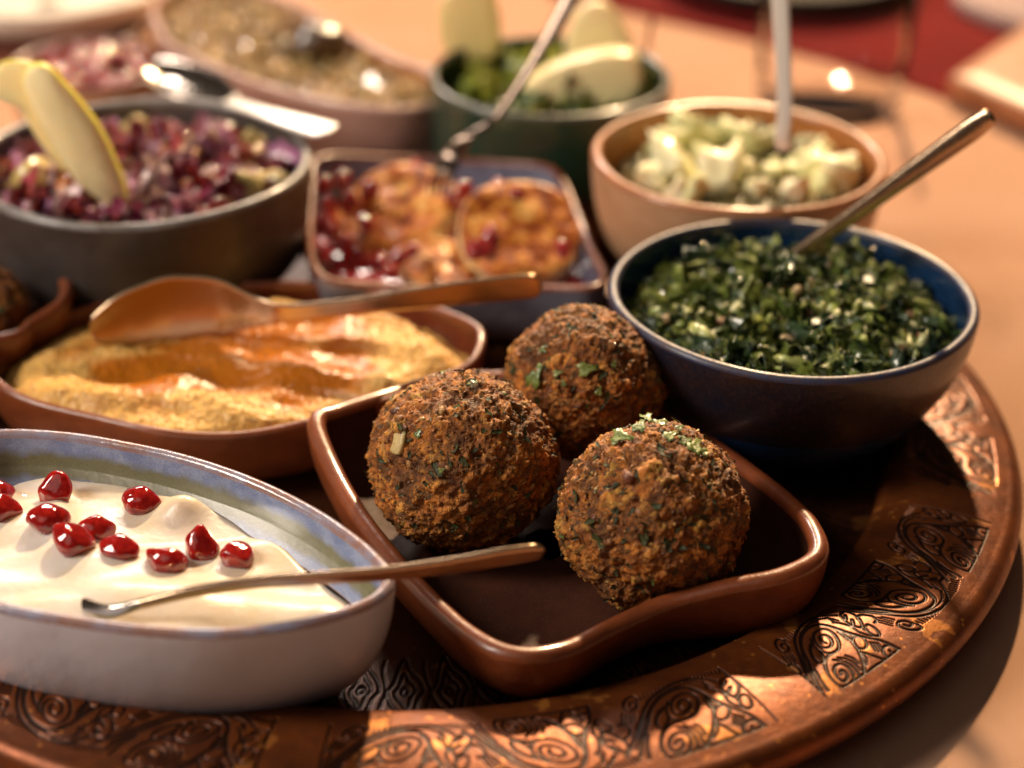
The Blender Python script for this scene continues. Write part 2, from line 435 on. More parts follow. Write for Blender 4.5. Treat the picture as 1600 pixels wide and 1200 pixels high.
# ------------------------------------------------------------------ table and tray
def cloth_height(x, y):
    q = xyz(x * 0.05, y * 0.028)
    h = 0.35 * noise(q, 3)
    r = 1 - np.abs(noise(xyz((x * 0.8 + y * 0.45) * 0.14, (x * -0.4 + y) * 0.03), 8))
    h += 0.75 * sstep(0.80, 1.0, r) * sstep(16, 26, np.hypot(x + 3.66, y - 57.1) - 4)
    return h
gx = np.r_[np.linspace(-110, -30, 50), np.linspace(-29.5, 45, 160), np.linspace(46, 120, 46)]
gy = np.r_[np.linspace(10, 110, 200), np.linspace(112, 210, 50)]
X, Y = np.meshgrid(gx, gy)
rt = np.hypot(X + 3.66, Y - 57.12)
Z = -1.0 + (cloth_height(X.ravel(), Y.ravel()).reshape(X.shape) * sstep(22.5, 30, rt) * (1 - 0.85 * sstep(70, 76, Y) * sstep(-32, -28, X) * (1 - sstep(27, 31, X)))) - 0.05
o = obj('table_cloth', np.stack([X, Y, Z], -1).reshape(-1, 3), grid_faces(len(gy), len(gx), wrap=False), CLOTH)
tagit(o, kind='structure')

TC = np.array([-3.66, 57.12]); R_IN, R_OUT = 17.35, 21.9

# line work of one scroll unit, measured on the photo's sharpest panel (zoomed crop: 16/3 px per photo px, origin 1000, 940)
UNIT = [
    ([(90, 1230), (120, 1120), (150, 960), (165, 850), (200, 760), (280, 680), (380, 622), (480, 606), (580, 622), (655, 640)], 0.045),
    ([(190, 1230), (185, 1100), (205, 980), (207, 880), (235, 800), (290, 735), (370, 692), (450, 684), (540, 722), (605, 780), (655, 860), (685, 950), (684, 1040), (655, 1130), (600, 1210), (520, 1250)], 0.050),
    ([(150, 1180), (160, 1060), (182, 930), (215, 820), (262, 740), (330, 690), (420, 648), (500, 640), (580, 655), (640, 690)], 0.030),
    ([(255, 1240), (225, 1150), (215, 1060)], 0.045),
    ([(330, 800), (320, 850), (345, 910), (400, 948), (460, 950), (520, 925), (548, 865), (540, 790), (490, 740), (420, 738), (365, 775), (352, 835), (385, 890), (440, 902), (485, 870), (490, 820), (455, 788), (412, 800), (405, 840), (432, 862)], 0.042),
    ([(455, 955), (390, 975), (340, 1020), (320, 1080), (330, 1150), (375, 1215), (440, 1235), (510, 1205), (540, 1140), (520, 1080), (465, 1050), (405, 1070), (380, 1125), (405, 1175), (450, 1185), (485, 1150), (475, 1110), (440, 1105), (428, 1135)], 0.042),
    ([(425, 1012), (500, 1030), (560, 1075), (590, 1140), (592, 1190)], 0.040),
    ([(475, 1000), (545, 1020), (600, 1065), (628, 1125)], 0.036),
    ([(550, 992), (605, 1022), (640, 1070)], 0.034),
    ([(305, 845), (270, 900), (262, 960), (285, 1005)], 0.050),
    ([(345, 905), (350, 960), (330, 1010), (300, 1020)], 0.040),
    ([(470, 700), (560, 735), (660, 800), (780, 862), (900, 905), (1000, 955), (1100, 1025)], 0.045),
    ([(590, 700), (640, 712), (720, 760), (770, 820), (850, 862), (930, 880)], 0.036),
    ([(560, 640), (600, 690), (660, 722), (740, 760), (820, 800), (870, 850)], 0.030),
    ([(690, 640), (740, 620), (800, 660), (832, 720), (820, 780), (770, 770), (710, 720), (690, 660), (690, 640)], 0.036),
    ([(725, 655), (715, 690)], 0.045), ([(765, 705), (755, 745)], 0.045),
    ([(840, 790), (860, 840), (905, 872), (945, 865), (930, 810), (880, 770), (840, 790)], 0.034),
    ([(672, 905), (690, 862), (740, 850), (782, 880), (785, 930), (745, 958), (695, 948), (672, 905)], 0.040),
    ([(585, 790), (640, 870)], 0.030), ([(615, 790), (668, 860)], 0.028), ([(645, 800), (690, 850)], 0.028), ([(675, 812), (712, 848)], 0.026),
    ([(820, 915), (835, 990)], 0.028), ([(845, 920), (862, 1000)], 0.028), ([(870, 925), (890, 1005)], 0.028), ([(895, 930), (905, 975)], 0.026),
    ([(690, 975), (750, 1000), (830, 1040), (930, 1080), (1000, 1082), (1048, 1050), (1045, 1000), (1000, 962), (940, 965), (905, 1000), (918, 1045), (960, 1058), (985, 1030), (968, 1002)], 0.042),
    ([(690, 1160), (740, 1120), (830, 1090), (920, 1088)], 0.040),
    ([(700, 1085), (720, 1040), (712, 1000)], 0.036),
    ([(720, 1190), (800, 1140), (900, 1118), (1000, 1110), (1060, 1080)], 0.036),
    ([(100, 760), (60, 735), (20, 760), (5, 810), (30, 858), (80, 862), (105, 825), (85, 790), (50, 800), (55, 830)], 0.040),
    ([(10, 890), (25, 980)], 0.028), ([(40, 895), (52, 985)], 0.028), ([(68, 895), (82, 980)], 0.028), ([(95, 890), (102, 960)], 0.026),
    ([(0, 990), (50, 985), (88, 1020), (85, 1075), (40, 1098), (0, 1085)], 0.040),
] + [([(x, 705 - (x - 180) * 0.42), (x + 22, 745 - (x - 180) * 0.42)], 0.022) for x in range(80, 330, 28)] + [([(x, 585 - (x - 440) * 0.2), (x + 18, 625 - (x - 440) * 0.2)], 0.024) for x in range(400, 690, 26)] \
  + [([(760 + 26 * i, 1130 - 8 * i), (775 + 26 * i, 1160 - 8 * i)], 0.022) for i in range(9)]
def strokes_scroll(L, W):
    n = 3; half = L / n; S = []
    a1 = -57.2
    for pl, hw in UNIT:
        q = []
        for cx_, cy_ in pl:
            p = np.array(P(1000 + cx_ * 3 / 16, 940 + cy_ * 3 / 16, 1.3)[:2]) - TC
            ang = math.degrees(math.atan2(p[1], p[0])); q.append((R(a1 - ang) * 19.6, PR0 + PW - np.hypot(*p)))
        q = spline(np.array(q), max(8, 5 * len(q))) if len(q) > 2 else np.array(q)
        for k in range(n):
            x = (k + 1) * half - q[:, 0] * (half / 3.55); y = np.clip(q[:, 1], 0.05, W - 0.05)
            if (n - 1 - k) % 2: y = W - y
            S.append((np.stack([x, y], 1), hw * 0.92, 1.0))
    for xe in (0.03, L - 0.03):
        S.append((np.stack([xe + 0 * np.linspace(0, 1, 20), np.linspace(0.05, W - 0.05, 20)], 1), 0.04, 1.0))
    return S
def strokes_diamond(L, W):
    S = []; n = int(L / 1.25); st = L / n; T = np.linspace
    for k in range(n):
        c = np.array([(k + 0.5) * st, W * 0.5])
        for sc in (1.0, 0.55):
            t = T(0, 1, 24)
            for a, b in (((0, -1), (1, 0)), ((1, 0), (0, 1)), ((0, 1), (-1, 0)), ((-1, 0), (0, -1))):
                a = np.array(a) * (st * 0.42 * sc, W * 0.44 * sc); b = np.array(b) * (st * 0.42 * sc, W * 0.44 * sc)
                q = a + (b - a) * t[:, None]; q *= (1 + 0.12 * np.sin(2 * np.pi * t))[:, None]
                S.append((c + q, 0.035, 1.0))
        a = T(0, 2 * np.pi, 20); S.append((c + np.stack([0.10 * np.cos(a), 0.16 * np.sin(a)], 1), 0.05, 1.0))
        for q in (-1, 1):
            t = T(-0.4, 0.4, 30)[:, None] * W
            S.append((c + np.c_[q * st * 0.5 + 0.07 * np.cos(t * 3.0), t], 0.03, 0.9))
    return S
def raster(S, L, W, res=0.014):
    nu, nv = int(L / res) + 1, int(W / res) + 1
    G = np.zeros((nu, nv))
    for pl, hw, dp in S:
        seg = np.linalg.norm(np.diff(pl, axis=0), axis=1); k = np.maximum(1, np.ceil(seg / (res * 1.2)).astype(int))
        pts = np.vstack([pl[i] + (pl[i + 1] - pl[i]) * (np.arange(k[i]) / k[i])[:, None] for i in range(len(k))] + [pl[-1:]])
        m = int(hw * 2.2 / res) + 1
        o = np.arange(-m, m + 1); ox, oy = np.meshgrid(o, o, indexing='ij')
        iu = np.round(pts[:, 0] / res).astype(int); iv = np.round(pts[:, 1] / res).astype(int)
        for dx, dy in zip(ox.ravel(), oy.ravel()):
            a, b = iu + dx, iv + dy
            dist = np.hypot(a * res - pts[:, 0], b * res - pts[:, 1])
            val = dp * (1 - sstep(hw * 0.55, hw * 1.7, dist))
            ok = (a >= 0) & (a < nu) & (b >= 0) & (b < nv) & (val > 0.01)
            np.maximum.at(G, (a[ok], b[ok]), val[ok])
    return G, res
def sample(Gr, u, v):
    G, res = Gr
    a = np.clip(u / res, 0, G.shape[0] - 1.001); b = np.clip(v / res, 0, G.shape[1] - 1.001)
    i, j = a.astype(int), b.astype(int); fa, fb = a - i, b - j
    return (G[i, j] * (1 - fa) * (1 - fb) + G[i + 1, j] * fa * (1 - fb) + G[i, j + 1] * (1 - fa) * fb + G[i + 1, j + 1] * fa * fb)

tray = thing('carved_tray', 'large round copper-brown tray with carved scroll panels round its rim, under all the dishes', 'tray', (TC[0], TC[1], -0.9))
def rim_z(r):
    """tray rim section: inner shoulder, gently domed top, rounded outer edge"""
    t = (r - R_IN) / (R_OUT - R_IN)
    return 1.05 + 0.30 * np.sin(np.pi * np.clip(t, 0, 1)) ** 0.8 - 0.10 * t
PW, PR0 = 2.85, 18.15
PANELS = [(-52.3, -20.5), (-94.0, -57.2), (-135.5, -98.6)]
for a0 in (-177.0, -218.0, -259.0, -300.0, -16.0 + 0.0):
    PANELS.append((a0, a0 + 36.5) if a0 != -16.0 else (-16.0, 20.0))
PANELS = sorted(set(PANELS))
def patch(name, a0, a1, r0, r1, da, dr, Gr=None, L=None, W=None, depth=0.045, zf=rim_z, flip=False):
    na = max(3, int(abs(R(a1 - a0)) * r1 / da) + 1); nr = max(2, int((r1 - r0) / dr) + 1)
    A = np.radians(np.linspace(a0, a1, na)); Rr = np.linspace(r0, r1, nr)
    AA, RR = np.meshgrid(A, Rr, indexing='ij')
    z = zf(RR)
    g = np.zeros(AA.shape)
    if Gr is not None:
        u = (AA - A[0]) / (A[-1] - A[0]) * L; v = (r1 - RR) / (r1 - r0) * W
        g = sample(Gr, u.ravel(), v.ravel()).reshape(AA.shape)
        edge = np.minimum(np.minimum(u, L - u), np.minimum(v, W - v)); g = g * sstep(0.0, 0.03, edge)
        z = z - depth * g
    V = np.stack([TC[0] + RR * np.cos(AA), TC[1] + RR * np.sin(AA), z], -1).reshape(-1, 3)
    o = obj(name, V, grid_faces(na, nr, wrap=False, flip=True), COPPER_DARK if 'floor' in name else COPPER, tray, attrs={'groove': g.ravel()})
    return o
for i, (a0, a1) in enumerate(PANELS):
    near = a1 < -19 and a0 > -140
    L = R(a1 - a0) * 19.6
    Gr = raster(strokes_scroll(L, PW), L, PW)
    patch('carved_panel', a0, a1, PR0, PR0 + PW, 0.024 if near else 0.09, 0.024 if near else 0.09, Gr, L, PW)
    b0 = PANELS[i + 1][0] if i + 1 < len(PANELS) else PANELS[0][0] + 360
    patch('plain_gap', a1, b0, PR0, PR0 + PW, 0.15, 0.15)
# inner and outer borders of the rim
na = 720; A = np.radians(np.linspace(0, 360, na, endpoint=False))
def band(name, prof):
    rr = np.array([p[0] for p in prof]); zz = np.array([p[1] for p in prof])
    V = np.stack([TC[0] + rr[:, None] * np.cos(A), TC[1] + rr[:, None] * np.sin(A), np.broadcast_to(zz[:, None], (len(rr), na))], -1).reshape(-1, 3)
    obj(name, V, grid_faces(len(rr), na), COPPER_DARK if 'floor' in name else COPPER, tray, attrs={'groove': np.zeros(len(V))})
wall = [(R_IN - 0.35, -0.005), (R_IN - 0.33, 0.35), (R_IN - 0.27, 0.65), (R_IN - 0.16, 0.88), (R_IN, rim_z(R_IN))]
band('rim_shoulder', wall + [(r, float(rim_z(r))) for r in np.linspace(R_IN, PR0, 7)[1:]])
ro = [(r, float(rim_z(r))) for r in np.linspace(PR0 + PW, R_OUT - 0.55, 7)]
zt = ro[-1][1]
ro += [(R_OUT - 0.55 + 0.58 * math.sin(a), zt - 0.58 + 0.58 * math.cos(a)) for a in np.linspace(0.2, math.pi * 0.85, 18)]
ro += [(R_OUT - 0.75, zt - 1.12), (R_OUT - 1.6, 0.1), (R_OUT - 3.2, -0.55), (R_OUT - 3.8, -0.95)]
band('rim_edge', ro)
fl = [(0.01, 0.0)] + [(r, 0.0) for r in np.linspace(1, 13.4, 12)]
band('tray_floor', fl)
L = R(60) * 15.2
Gr = raster(strokes_diamond(L, 3.5), L, 3.5, 0.02)
FZ = lambda r: 0.0 * r
for a0 in range(-180, 180, 60):
    near = a0 in (-120,)
    patch('carved_floor_panel', a0, a0 + 60, 13.4, 17.0, 0.06 if near else 0.12, 0.06 if near else 0.12, Gr, L, 3.5, 0.06, FZ)

# ------------------------------------------------------------------ dishes
def base_thing(name, label, cat, cx, cy, z, group=None):
    return thing(name, label, cat, (cx, cy, z), group)

# square terracotta dish with the falafel
D = [P(494, 650, 3.4), P(516, 715, 3.0), P(558, 790, 2.7), P(612, 860, 2.55), P(672, 925, 2.5), P(730, 978, 2.6), P(800, 1012, 2.7), P(880, 1006, 2.6), P(960, 968, 2.35), P(1040, 932, 2.5), P(1130, 908, 2.9), P(1220, 890, 3.2),
     P(1278, 858, 3.4), P(1268, 812, 3.4), P(1225, 768, 3.1), P(1165, 722, 2.8), P(1105, 680, 2.6), P(1045, 634, 2.8), P(985, 585, 3.2), P(930, 560, 3.4), P(860, 568, 3.2), P(785, 580, 2.9), P(700, 582, 2.8), P(600, 610, 3.0), P(530, 632, 3.3)]
FD = Dish(rim_from(D), 0.55, 0.66, 0.0, 0.60, 0.32, p_in=0.8, p_out=0.75)
t_fd = base_thing('square_dish', 'square terracotta dish with upturned corners holding three falafel', 'dish', *FD.c, 0.0, 'terracotta dishes on the tray')
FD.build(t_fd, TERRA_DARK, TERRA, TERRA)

# long hummus dish
D = [P(752, 522, 3.3), P(738, 560, 3.1), P(700, 582, 2.9), P(640, 608, 2.9), P(560, 632, 2.9), P(480, 655, 2.8), P(400, 672, 2.7), P(320, 676, 2.8), P(240, 668, 3.0), P(150, 648, 3.0), P(60, 626, 3.0), P(5, 600, 3.1), P(-22, 566, 3.2), P(-5, 535, 3.2),
     P(60, 502, 3.1), P(150, 474, 3.0), P(250, 452, 3.0), P(360, 440, 3.0), P(480, 440, 3.0), P(590, 452, 3.0), P(680, 478, 3.1), P(735, 500, 3.3)]
HD = Dish(rim_from(D), 0.5, 0.62, 0.0, 0.55, 0.17, p_in=0.8, p_out=0.7)
t_hd = base_thing('long_dish', 'long red-brown terracotta dish filled with hummus, behind the yogurt bowl', 'dish', *HD.c, 0.0, 'terracotta dishes on the tray')
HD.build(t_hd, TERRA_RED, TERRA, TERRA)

# boat-shaped bowl of yogurt
D = [P(606, 903, 4.5), P(588, 928, 4.45), P(540, 950, 4.4), P(450, 972, 4.4), P(340, 983, 4.4), P(225, 978, 4.4), P(110, 963, 4.4), P(0, 942, 4.4), P(-90, 905, 4.5), P(-150, 850, 4.5), P(-170, 790, 4.5), P(-130, 725, 4.4),
     P(-60, 686, 4.4), P(0, 672, 4.4), P(100, 676, 4.4), P(200, 692, 4.4), P(300, 715, 4.4), P(400, 750, 4.4), P(490, 795, 4.4), P(560, 843, 4.45), P(598, 880, 4.5)]
YD = Dish(rim_from(D, 220), 1.3, 0.60, 0.0, 0.50, 0.20, p_in=0.85, p_out=0.8)
t_yd = base_thing('boat_bowl', 'boat-shaped bowl, speckled blue inside and off-white outside, holding yogurt', 'bowl', *YD.c, 0.0)
YD.build(t_yd, BLUE_IN, BLUE_RIM, WHITE_OUT)

# blue bowl
BD = Dish(circle(9.88, 57.1, 6.28, 6.0, wob=0.012, seed=3), 0.7, 0.40, 0.0, 0.42, 0.2, p_in=0.95, p_out=1.25)
t_bd = base_thing('round_bowl', 'round navy blue glazed bowl full of chopped kale salad, on the right of the tray', 'bowl', 9.88, 57.1, 0.0)
BD.build(t_bd, NAVY, NAVY_RIM, NAVY_OUT)

# terracotta bowl behind it
OD = Dish(circle(9.18, 69.4, 5.85, 6.3, wob=0.012, seed=8), 2.0, 0.42, 1.28, 0.46, 0.22, p_in=0.8, p_out=0.8)
t_od = base_thing('round_bowl', 'pale terracotta bowl of potato salad behind the navy bowl', 'bowl', 9.18, 69.4, 1.28)
OD.build(t_od, ORANGE_IN, ORANGE_RIM, ORANGE_CLAY)

# grey bowl with red cabbage
GD = Dish(circle(-15.2, 67.9, 6.7, 6.3, n=180, wob=0.02, seed=5), 2.1, 0.55, 1.3, 0.60, 0.22, p_in=0.7, p_out=0.65)
t_gd = base_thing('round_bowl', 'grey-brown stoneware bowl of red cabbage salad at the left', 'bowl', -15.2, 67.9, 1.3)
GD.build(t_gd, GREY_IN, GREY_RIM, GREY_OUT)

# square dish with the grilled cheese
D = [P(490, 252, 3.5), P(520, 240, 3.4), P(600, 243, 3.1), P(690, 246, 3.0), P(780, 250, 3.2), P(852, 256, 3.5), P(880, 280, 3.5), P(902, 330, 3.2), P(922, 380, 3.1), P(944, 425, 3.4), P(925, 445, 3.5), P(850, 446, 3.2), P(740, 448, 3.0), P(620, 444, 3.1), P(520, 434, 3.4),
     P(490, 408, 3.5), P(484, 360, 3.2), P(486, 300, 3.2)]
CD = Dish(rim_from(D), 0.55, 0.68, 0.0, 0.62, 0.17, p_in=0.8, p_out=0.75)
t_cd = base_thing('square_dish', 'square dish, pale blue inside with brown rim, holding grilled cheese slices', 'dish', *CD.c, 0.0)
CD.build(t_cd, BLUEGREY_IN, TERRA, BLUEGREY_OUT)

# corner of a dish at the left edge
c0 = P(98, 438, 3.9)
D = [P(103, 440, 3.9), P(90, 418, 3.9), P(52, 400, 3.7), P(0, 378, 3.6), (-24.5, 69.5, 3.8), (-28.5, 68.0, 4.0), (-29.5, 62.0, 3.6), (-27.5, 56.5, 3.8), (-23.5, 55.8, 3.7), P(0, 522, 3.5), P(50, 496, 3.5), P(94, 466, 3.8)]
LD = Dish(rim_from(D), 1.8, 0.62, 1.38, 0.55, 0.25, p_in=0.8, p_out=0.75)
t_ld = base_thing('square_dish', 'brown glazed terracotta dish at the left edge with falafel, only its corner in view', 'dish', *LD.c, 1.38, 'terracotta dishes on the tray')
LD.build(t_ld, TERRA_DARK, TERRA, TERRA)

# dark green pot
c1 = P(860, 114, 5.5)
PD = Dish(circle(c1[0], c1[1], 5.55, 5.5, wob=0.01, seed=9), 1.0, 0.8, -0.98, 0.78, 0.2, p_in=0.6, p_out=0.6)
t_pd = base_thing('round_pot', 'dark green glazed pot with pale melon wedges standing in salad', 'pot', c1[0], c1[1], -0.98)
PD.build(t_pd, GREEN_OUT, GREEN_RIM, GREEN_OUT)

# long pinkish bowl
D = [P(240, 12, 4.3), P(262, 62, 4.0), P(330, 98, 3.9), P(420, 132, 3.9), P(520, 156, 3.9), P(610, 166, 3.9), P(670, 160, 3.9), P(690, 138, 4.0), P(672, 108, 4.0), P(610, 86, 4.0), P(545, 52, 4.0), P(480, 14, 4.0), P(400, -18, 4.0), P(310, -26, 4.1), P(258, -12, 4.2)]
ED = Dish(rim_from(D), 0.0, 0.6, -0.98, 0.55, 0.2, p_in=0.8, p_out=0.7)
t_ed = base_thing('long_bowl', 'long pinkish clay bowl of aubergine salad at the back', 'bowl', *ED.c, -0.98)
ED.build(t_ed, ORANGE_IN, PINK_RIM, PINK_OUT)

# small dish with red salad
c2 = P(138, 98, 2.8)
RD = Dish(circle(c2[0], c2[1], 3.9, 2.8, wob=0.01, seed=12), 0.0, 0.6, -0.98, 0.6, 0.2, p_in=0.7, p_out=0.7)
t_rd = base_thing('small_bowl', 'small terracotta bowl of glossy red pepper salad behind the grey bowl', 'bowl', c2[0], c2[1], -0.98)
RD.build(t_rd, ORANGE_IN, TERRA, ORANGE_CLAY)

# ------------------------------------------------------------------ falafel
def m_falafel():
    n = N('falafel_crust')
    cell = n.attr('cell'); crev = n.attr('crev')
    big = n.noise(0.9, 5, 0.6)
    base = n.ramp(cell, [(0.0, (0.192, 0.050, 0.008)), (0.25, (0.449, 0.136, 0.018)), (0.55, (0.674, 0.222, 0.031)), (0.80, (0.809, 0.310, 0.047)), (1.0, (0.850, 0.524, 0.104))])
    base = n.mix(n.ramp(n.noise(5.5, 4, 0.7), [(0.40, 0.0), (0.68, 1.0)]), base, (0.292, 0.081, 0.013))
    base = n.mix(n.ramp(n.noise(11, 3, 0.75), [(0.55, 0.0), (0.70, 0.8)]), base, (0.850, 0.388, 0.062))
    green = n.math('MULTIPLY', n.ramp(n.noise(1.5, 5, 0.7, dist=0.9), [(0.53, 0.0), (0.58, 1.0)]), n.ramp(n.noise(7, 3, 0.7), [(0.38, 0.0), (0.52, 1.0)]))
    base = n.mix(n.math('MULTIPLY', green, 0.85), base, (0.034, 0.043, 0.017))
    base = n.mix(n.ramp(big, [(0.46, 0.0), (0.62, 0.8)]), base, (0.134, 0.043, 0.010))
    base = n.mix(n.ramp(crev, [(0.0, 0.75), (0.45, 0.0)]), base, (0.090, 0.028, 0.007))
    h = n.math('ADD', n.noise(12, 5, 0.75), n.math('MULTIPLY', n.vor(16), 0.5))
    return n.bsdf(col=base, rough=n.math('MULTIPLY_ADD', n.noise(9, 3), 0.3, 0.32), spec=0.4, coat=0.05, coatr=0.25, normal=n.bump(h, 0.07))
FALAFEL = m_falafel()
CRUMB = m_food('crumb', 0.5, 0.25, 0.05, 0.05, 0.45, 9, (0.06, 0.02, 0.008))
HERB = m_food('herb_flake', 0.6, 0.0, 0.0, 0.03, 0.3, 7, (0.01, 0.02, 0.006))

def leaf_variant(seed, nu=6, nv=4, ruffle=0.22, curl=0.6, ragged=0.25):
    rg = np.random.default_rng(seed)
    u, v = np.meshgrid(np.linspace(-1, 1, nu), np.linspace(-1, 1, nv), indexing='ij')
    wd = (1 - 0.6 * np.abs(u) ** 2) * (0.6 + ragged * rg.uniform(-1, 1, u.shape))
    x = u + ragged * 0.3 * rg.uniform(-1, 1, u.shape); y = v * wd
    z = ruffle * rg.uniform(-1, 1, u.shape) + curl * (u ** 2 * rg.uniform(-0.5, 0.8) + v ** 2 * rg.uniform(-0.5, 0.8))
    top = np.stack([x, y, z], -1).reshape(-1, 3)
    bot = top - (0, 0, 0.05)
    F = grid_faces(nu, nv, wrap=False); k = nu * nv
    # rim faces
    idx = np.arange(k).reshape(nu, nv)
    ring = np.r_[idx[0, :], idx[1:, -1], idx[-1, -2::-1], idx[-2:0:-1, 0]]
    nx = np.roll(ring, -1)
    S = np.stack([ring, ring + k, nx + k, nx], 1)
    return np.vstack([top, bot]), np.vstack([F[:, ::-1], F + k, S])
def blob_variant(seed, sub=1, amp=0.3, squash=(1, 1, 1), box=0.0):
    V, F = ico(sub)
    V = V.copy()
    if box: V = np.sign(V) * np.abs(V) ** (1 - box)
    r = 1 + amp * noise(V * 1.4 + seed * 3.1, seed)
    return V * r[:, None] * np.array(squash), F
LEAVES = [leaf_variant(i) for i in range(10)]
CURLY = [leaf_variant(50 + i, 7, 5, 0.46, 1.1, 0.45) for i in range(12)]
BLOBS = [blob_variant(i, 1, 0.45, (1, random.uniform(0.6, 1), random.uniform(0.5, 0.9))) for i in range(10)]
SMALL = [blob_variant(i, 1, 0.6, (1, 0.7, 0.6)) for i in range(6)]

def frame_from(nrm, spin):
    nrm = Vector(nrm).normalized(); q = nrm.to_track_quat('Z', 'Y')
    return np.array((q.to_matrix() @ Matrix.Rotation(spin, 3, 'Z')))

def falafel(px, py, rad_px, zc, sub, seed, label, squash=(1, 1, 1), ncr=1500, floorz=0.55, group='falafel balls in the square dish', pos=None):
    c = np.array(P(px, py, zc)) if pos is None else np.array(pos, float)
    depth = math.hypot(c[1], CAM_H - c[2])
    r = rad_px * depth / FPX if pos is None else rad_px
    t = thing('falafel', label, 'falafel', (c[0], c[1], c[2] - r * squash[2]), group)
    U, F = ico(sub)
    big = fbm(U * 1.3 + seed, 3, seed)
    p = U * r
    d1, e1, cell = voronoi(p * 1.9 + fbm(p * 3.0, 2, seed + 3)[:, None] * 0.5 + seed, seed)
    d2, e2, cell2 = voronoi(p * 5.0 + fbm(p * 5.0, 2, seed + 5)[:, None] * 0.7 + seed, seed + 40)
    crev = np.minimum(1, e1 * 2.6) * (0.5 + 0.5 * np.minimum(1, e2 * 3))
    rough = fbm(p * 5.0, 5, seed + 7, 0.62)
    pits = np.minimum(0, noise(p * 2.2, seed + 31) + 0.45)
    h = 0.15 * (cell - 0.5) * np.minimum(1, e1 * 3) + 0.085 * (cell2 - 0.3) * np.minimum(1, e2 * 3.5) - 0.05 * np.exp(-e1 * 9) + 0.15 * rough + 0.22 * pits + 0.06 * fbm(p * 1.6, 2, seed + 77)
    rr = r * (1 + 0.085 * big + 0.05 * fbm(U * 2.4 + seed, 2, seed + 90)) + h - 0.05
    V = c + U * rr[:, None] * np.array(squash)
    V[:, 2] = np.maximum(V[:, 2], floorz + 0.01)
    obj('crust', V, F, FALAFEL, t, attrs={'cell': np.where(cell2 > 0.6, cell2 * 0.9, cell), 'crev': crev})
    rg = np.random.default_rng(seed)
    # crumbs and flakes bedded in the crust
    cr = Pile(); hb = Pile()
    idx = rg.integers(0, len(U), ncr)
    for k, i in enumerate(idx):
        if V[i, 2] < floorz + 0.3: continue
        M_ = frame_from(U[i] + 0.3 * rg.normal(size=3), rg.uniform(0, 6.28))
        if rg.random() < 0.84:
            v, f = SMALL[rg.integers(6)]
            s = 0.03 * math.exp(rg.normal() * 0.45 + 0.35); v = v * (rg.uniform(1, 1.7), 1, 0.7)
            q = rg.random()
            col = (0.62, 0.31, 0.08) if q < 0.12 else (0.38, 0.14, 0.030) if q < 0.55 else (0.12, 0.038, 0.010) if q < 0.96 else (0.72, 0.50, 0.20)
            cr.add((v * s) @ M_.T + V[i] + U[i] * s * 0.15, f, np.array(col) * rg.uniform(0.8, 1.15))
        else:
            v, f = LEAVES[rg.integers(10)]
            s = rg.uniform(0.06, 0.19)
            col = (0.035, 0.042, 0.010) if rg.random() < 0.75 else (0.10, 0.12, 0.025)
            hb.add((v * s * (1, 0.7, 0.5)) @ M_.T + V[i] + U[i] * 0.02, f, np.array(col) * rg.uniform(0.7, 1.2))
    for k, i in enumerate(rg.integers(0, len(U), 90 if ncr > 500 else 10)):
        if V[i, 2] < floorz + 0.4: continue
        M_ = frame_from(U[i] + 0.12 * rg.normal(size=3), rg.uniform(0, 6.28))
        if k % 3:
            v, f = LEAVES[rg.integers(10)]; s = rg.uniform(0.16, 0.34)
            hb.add((v * s * (1, 0.75, 0.22)) @ M_.T + V[i] + U[i] * 0.012, f, np.array((0.032, 0.038, 0.009)) * rg.uniform(0.6, 1.8))
        else:
            v, f = BLOBS[rg.integers(10)]; s = rg.uniform(0.12, 0.24)
            cr.add((v * s * (1, 0.8, 0.5)) @ M_.T + V[i] - U[i] * s * 0.15, f, np.array((0.40, 0.17, 0.045) if rg.random() < 0.7 else (0.16, 0.04, 0.015)) * rg.uniform(0.8, 1.2))
    cr.build('crumbs', CRUMB, t); hb.build('herb_flakes', HERB, t)
    return t, c, r, V, U
F1 = falafel(724, 722, 146, 3.45, 7, 11, 'large falafel ball with a pale chickpea chunk showing, front left in the square dish', (1, 1, 0.97), 1500)
F2 = falafel(1021, 806, 149, 3.35, 7, 23, 'falafel ball with parsley on its crown, at the front right of the square dish', (1, 1, 0.97), 1500)
F3 = falafel(912, 598, 125, 4.15, 7, 37, 'rearmost falafel ball in the square dish, with flecks of parsley on its face', (1, 1, 0.96), 1100)
lc = LD.c
falafel(0, 0, 1.7, 0, 5, 51, 'browned falafel ball partly cut off by the left edge of the photo', (1, 1, 0.9), 200, 1.8, 'falafel balls in the dish at the left edge', pos=(-20.2, 60.8, 3.0))

# chickpea chunk on the first falafel
def on_surface(F, px, py):
    """nearest crust vertex of falafel F seen at the photo pixel"""
    t, c, r, V, U = F
    Zc = V[:, 2] - CAM_H; fw = V[:, 1] * math.cos(PITCH) - Zc * math.sin(PITCH); up = V[:, 1] * math.sin(PITCH) + Zc * math.cos(PITCH)
    x, y = V[:, 0] / fw, up / fw; x, y = _c * x + _s * y, -_s * x + _c * y
    d = np.hypot(800 + FPX * x - px, 600 - FPX * y - py)
    cam_p = np.array([0, 0, CAM_H]); facing = ((cam_p - V) * U).sum(1) > 0
    d[~facing] = 1e9
    i = int(np.argmin(d)); return V[i], U[i]
V0, U0 = on_surface(F1, 622, 692)
v, f = blob_variant(3, 2, 0.25, (0.30, 0.46, 0.10), 0.25)
obj('chickpea_chunk', v @ frame_from(U0, 0.35).T + V0 - U0 * 0.02, f, m_food('chickpea', 0.55, 0.2, 0.2, 0.03, 0.3, 6, (0.3, 0.14, 0.04)), F1[0], colors={'tint': np.tile((0.62, 0.47, 0.20), (len(v), 1))})
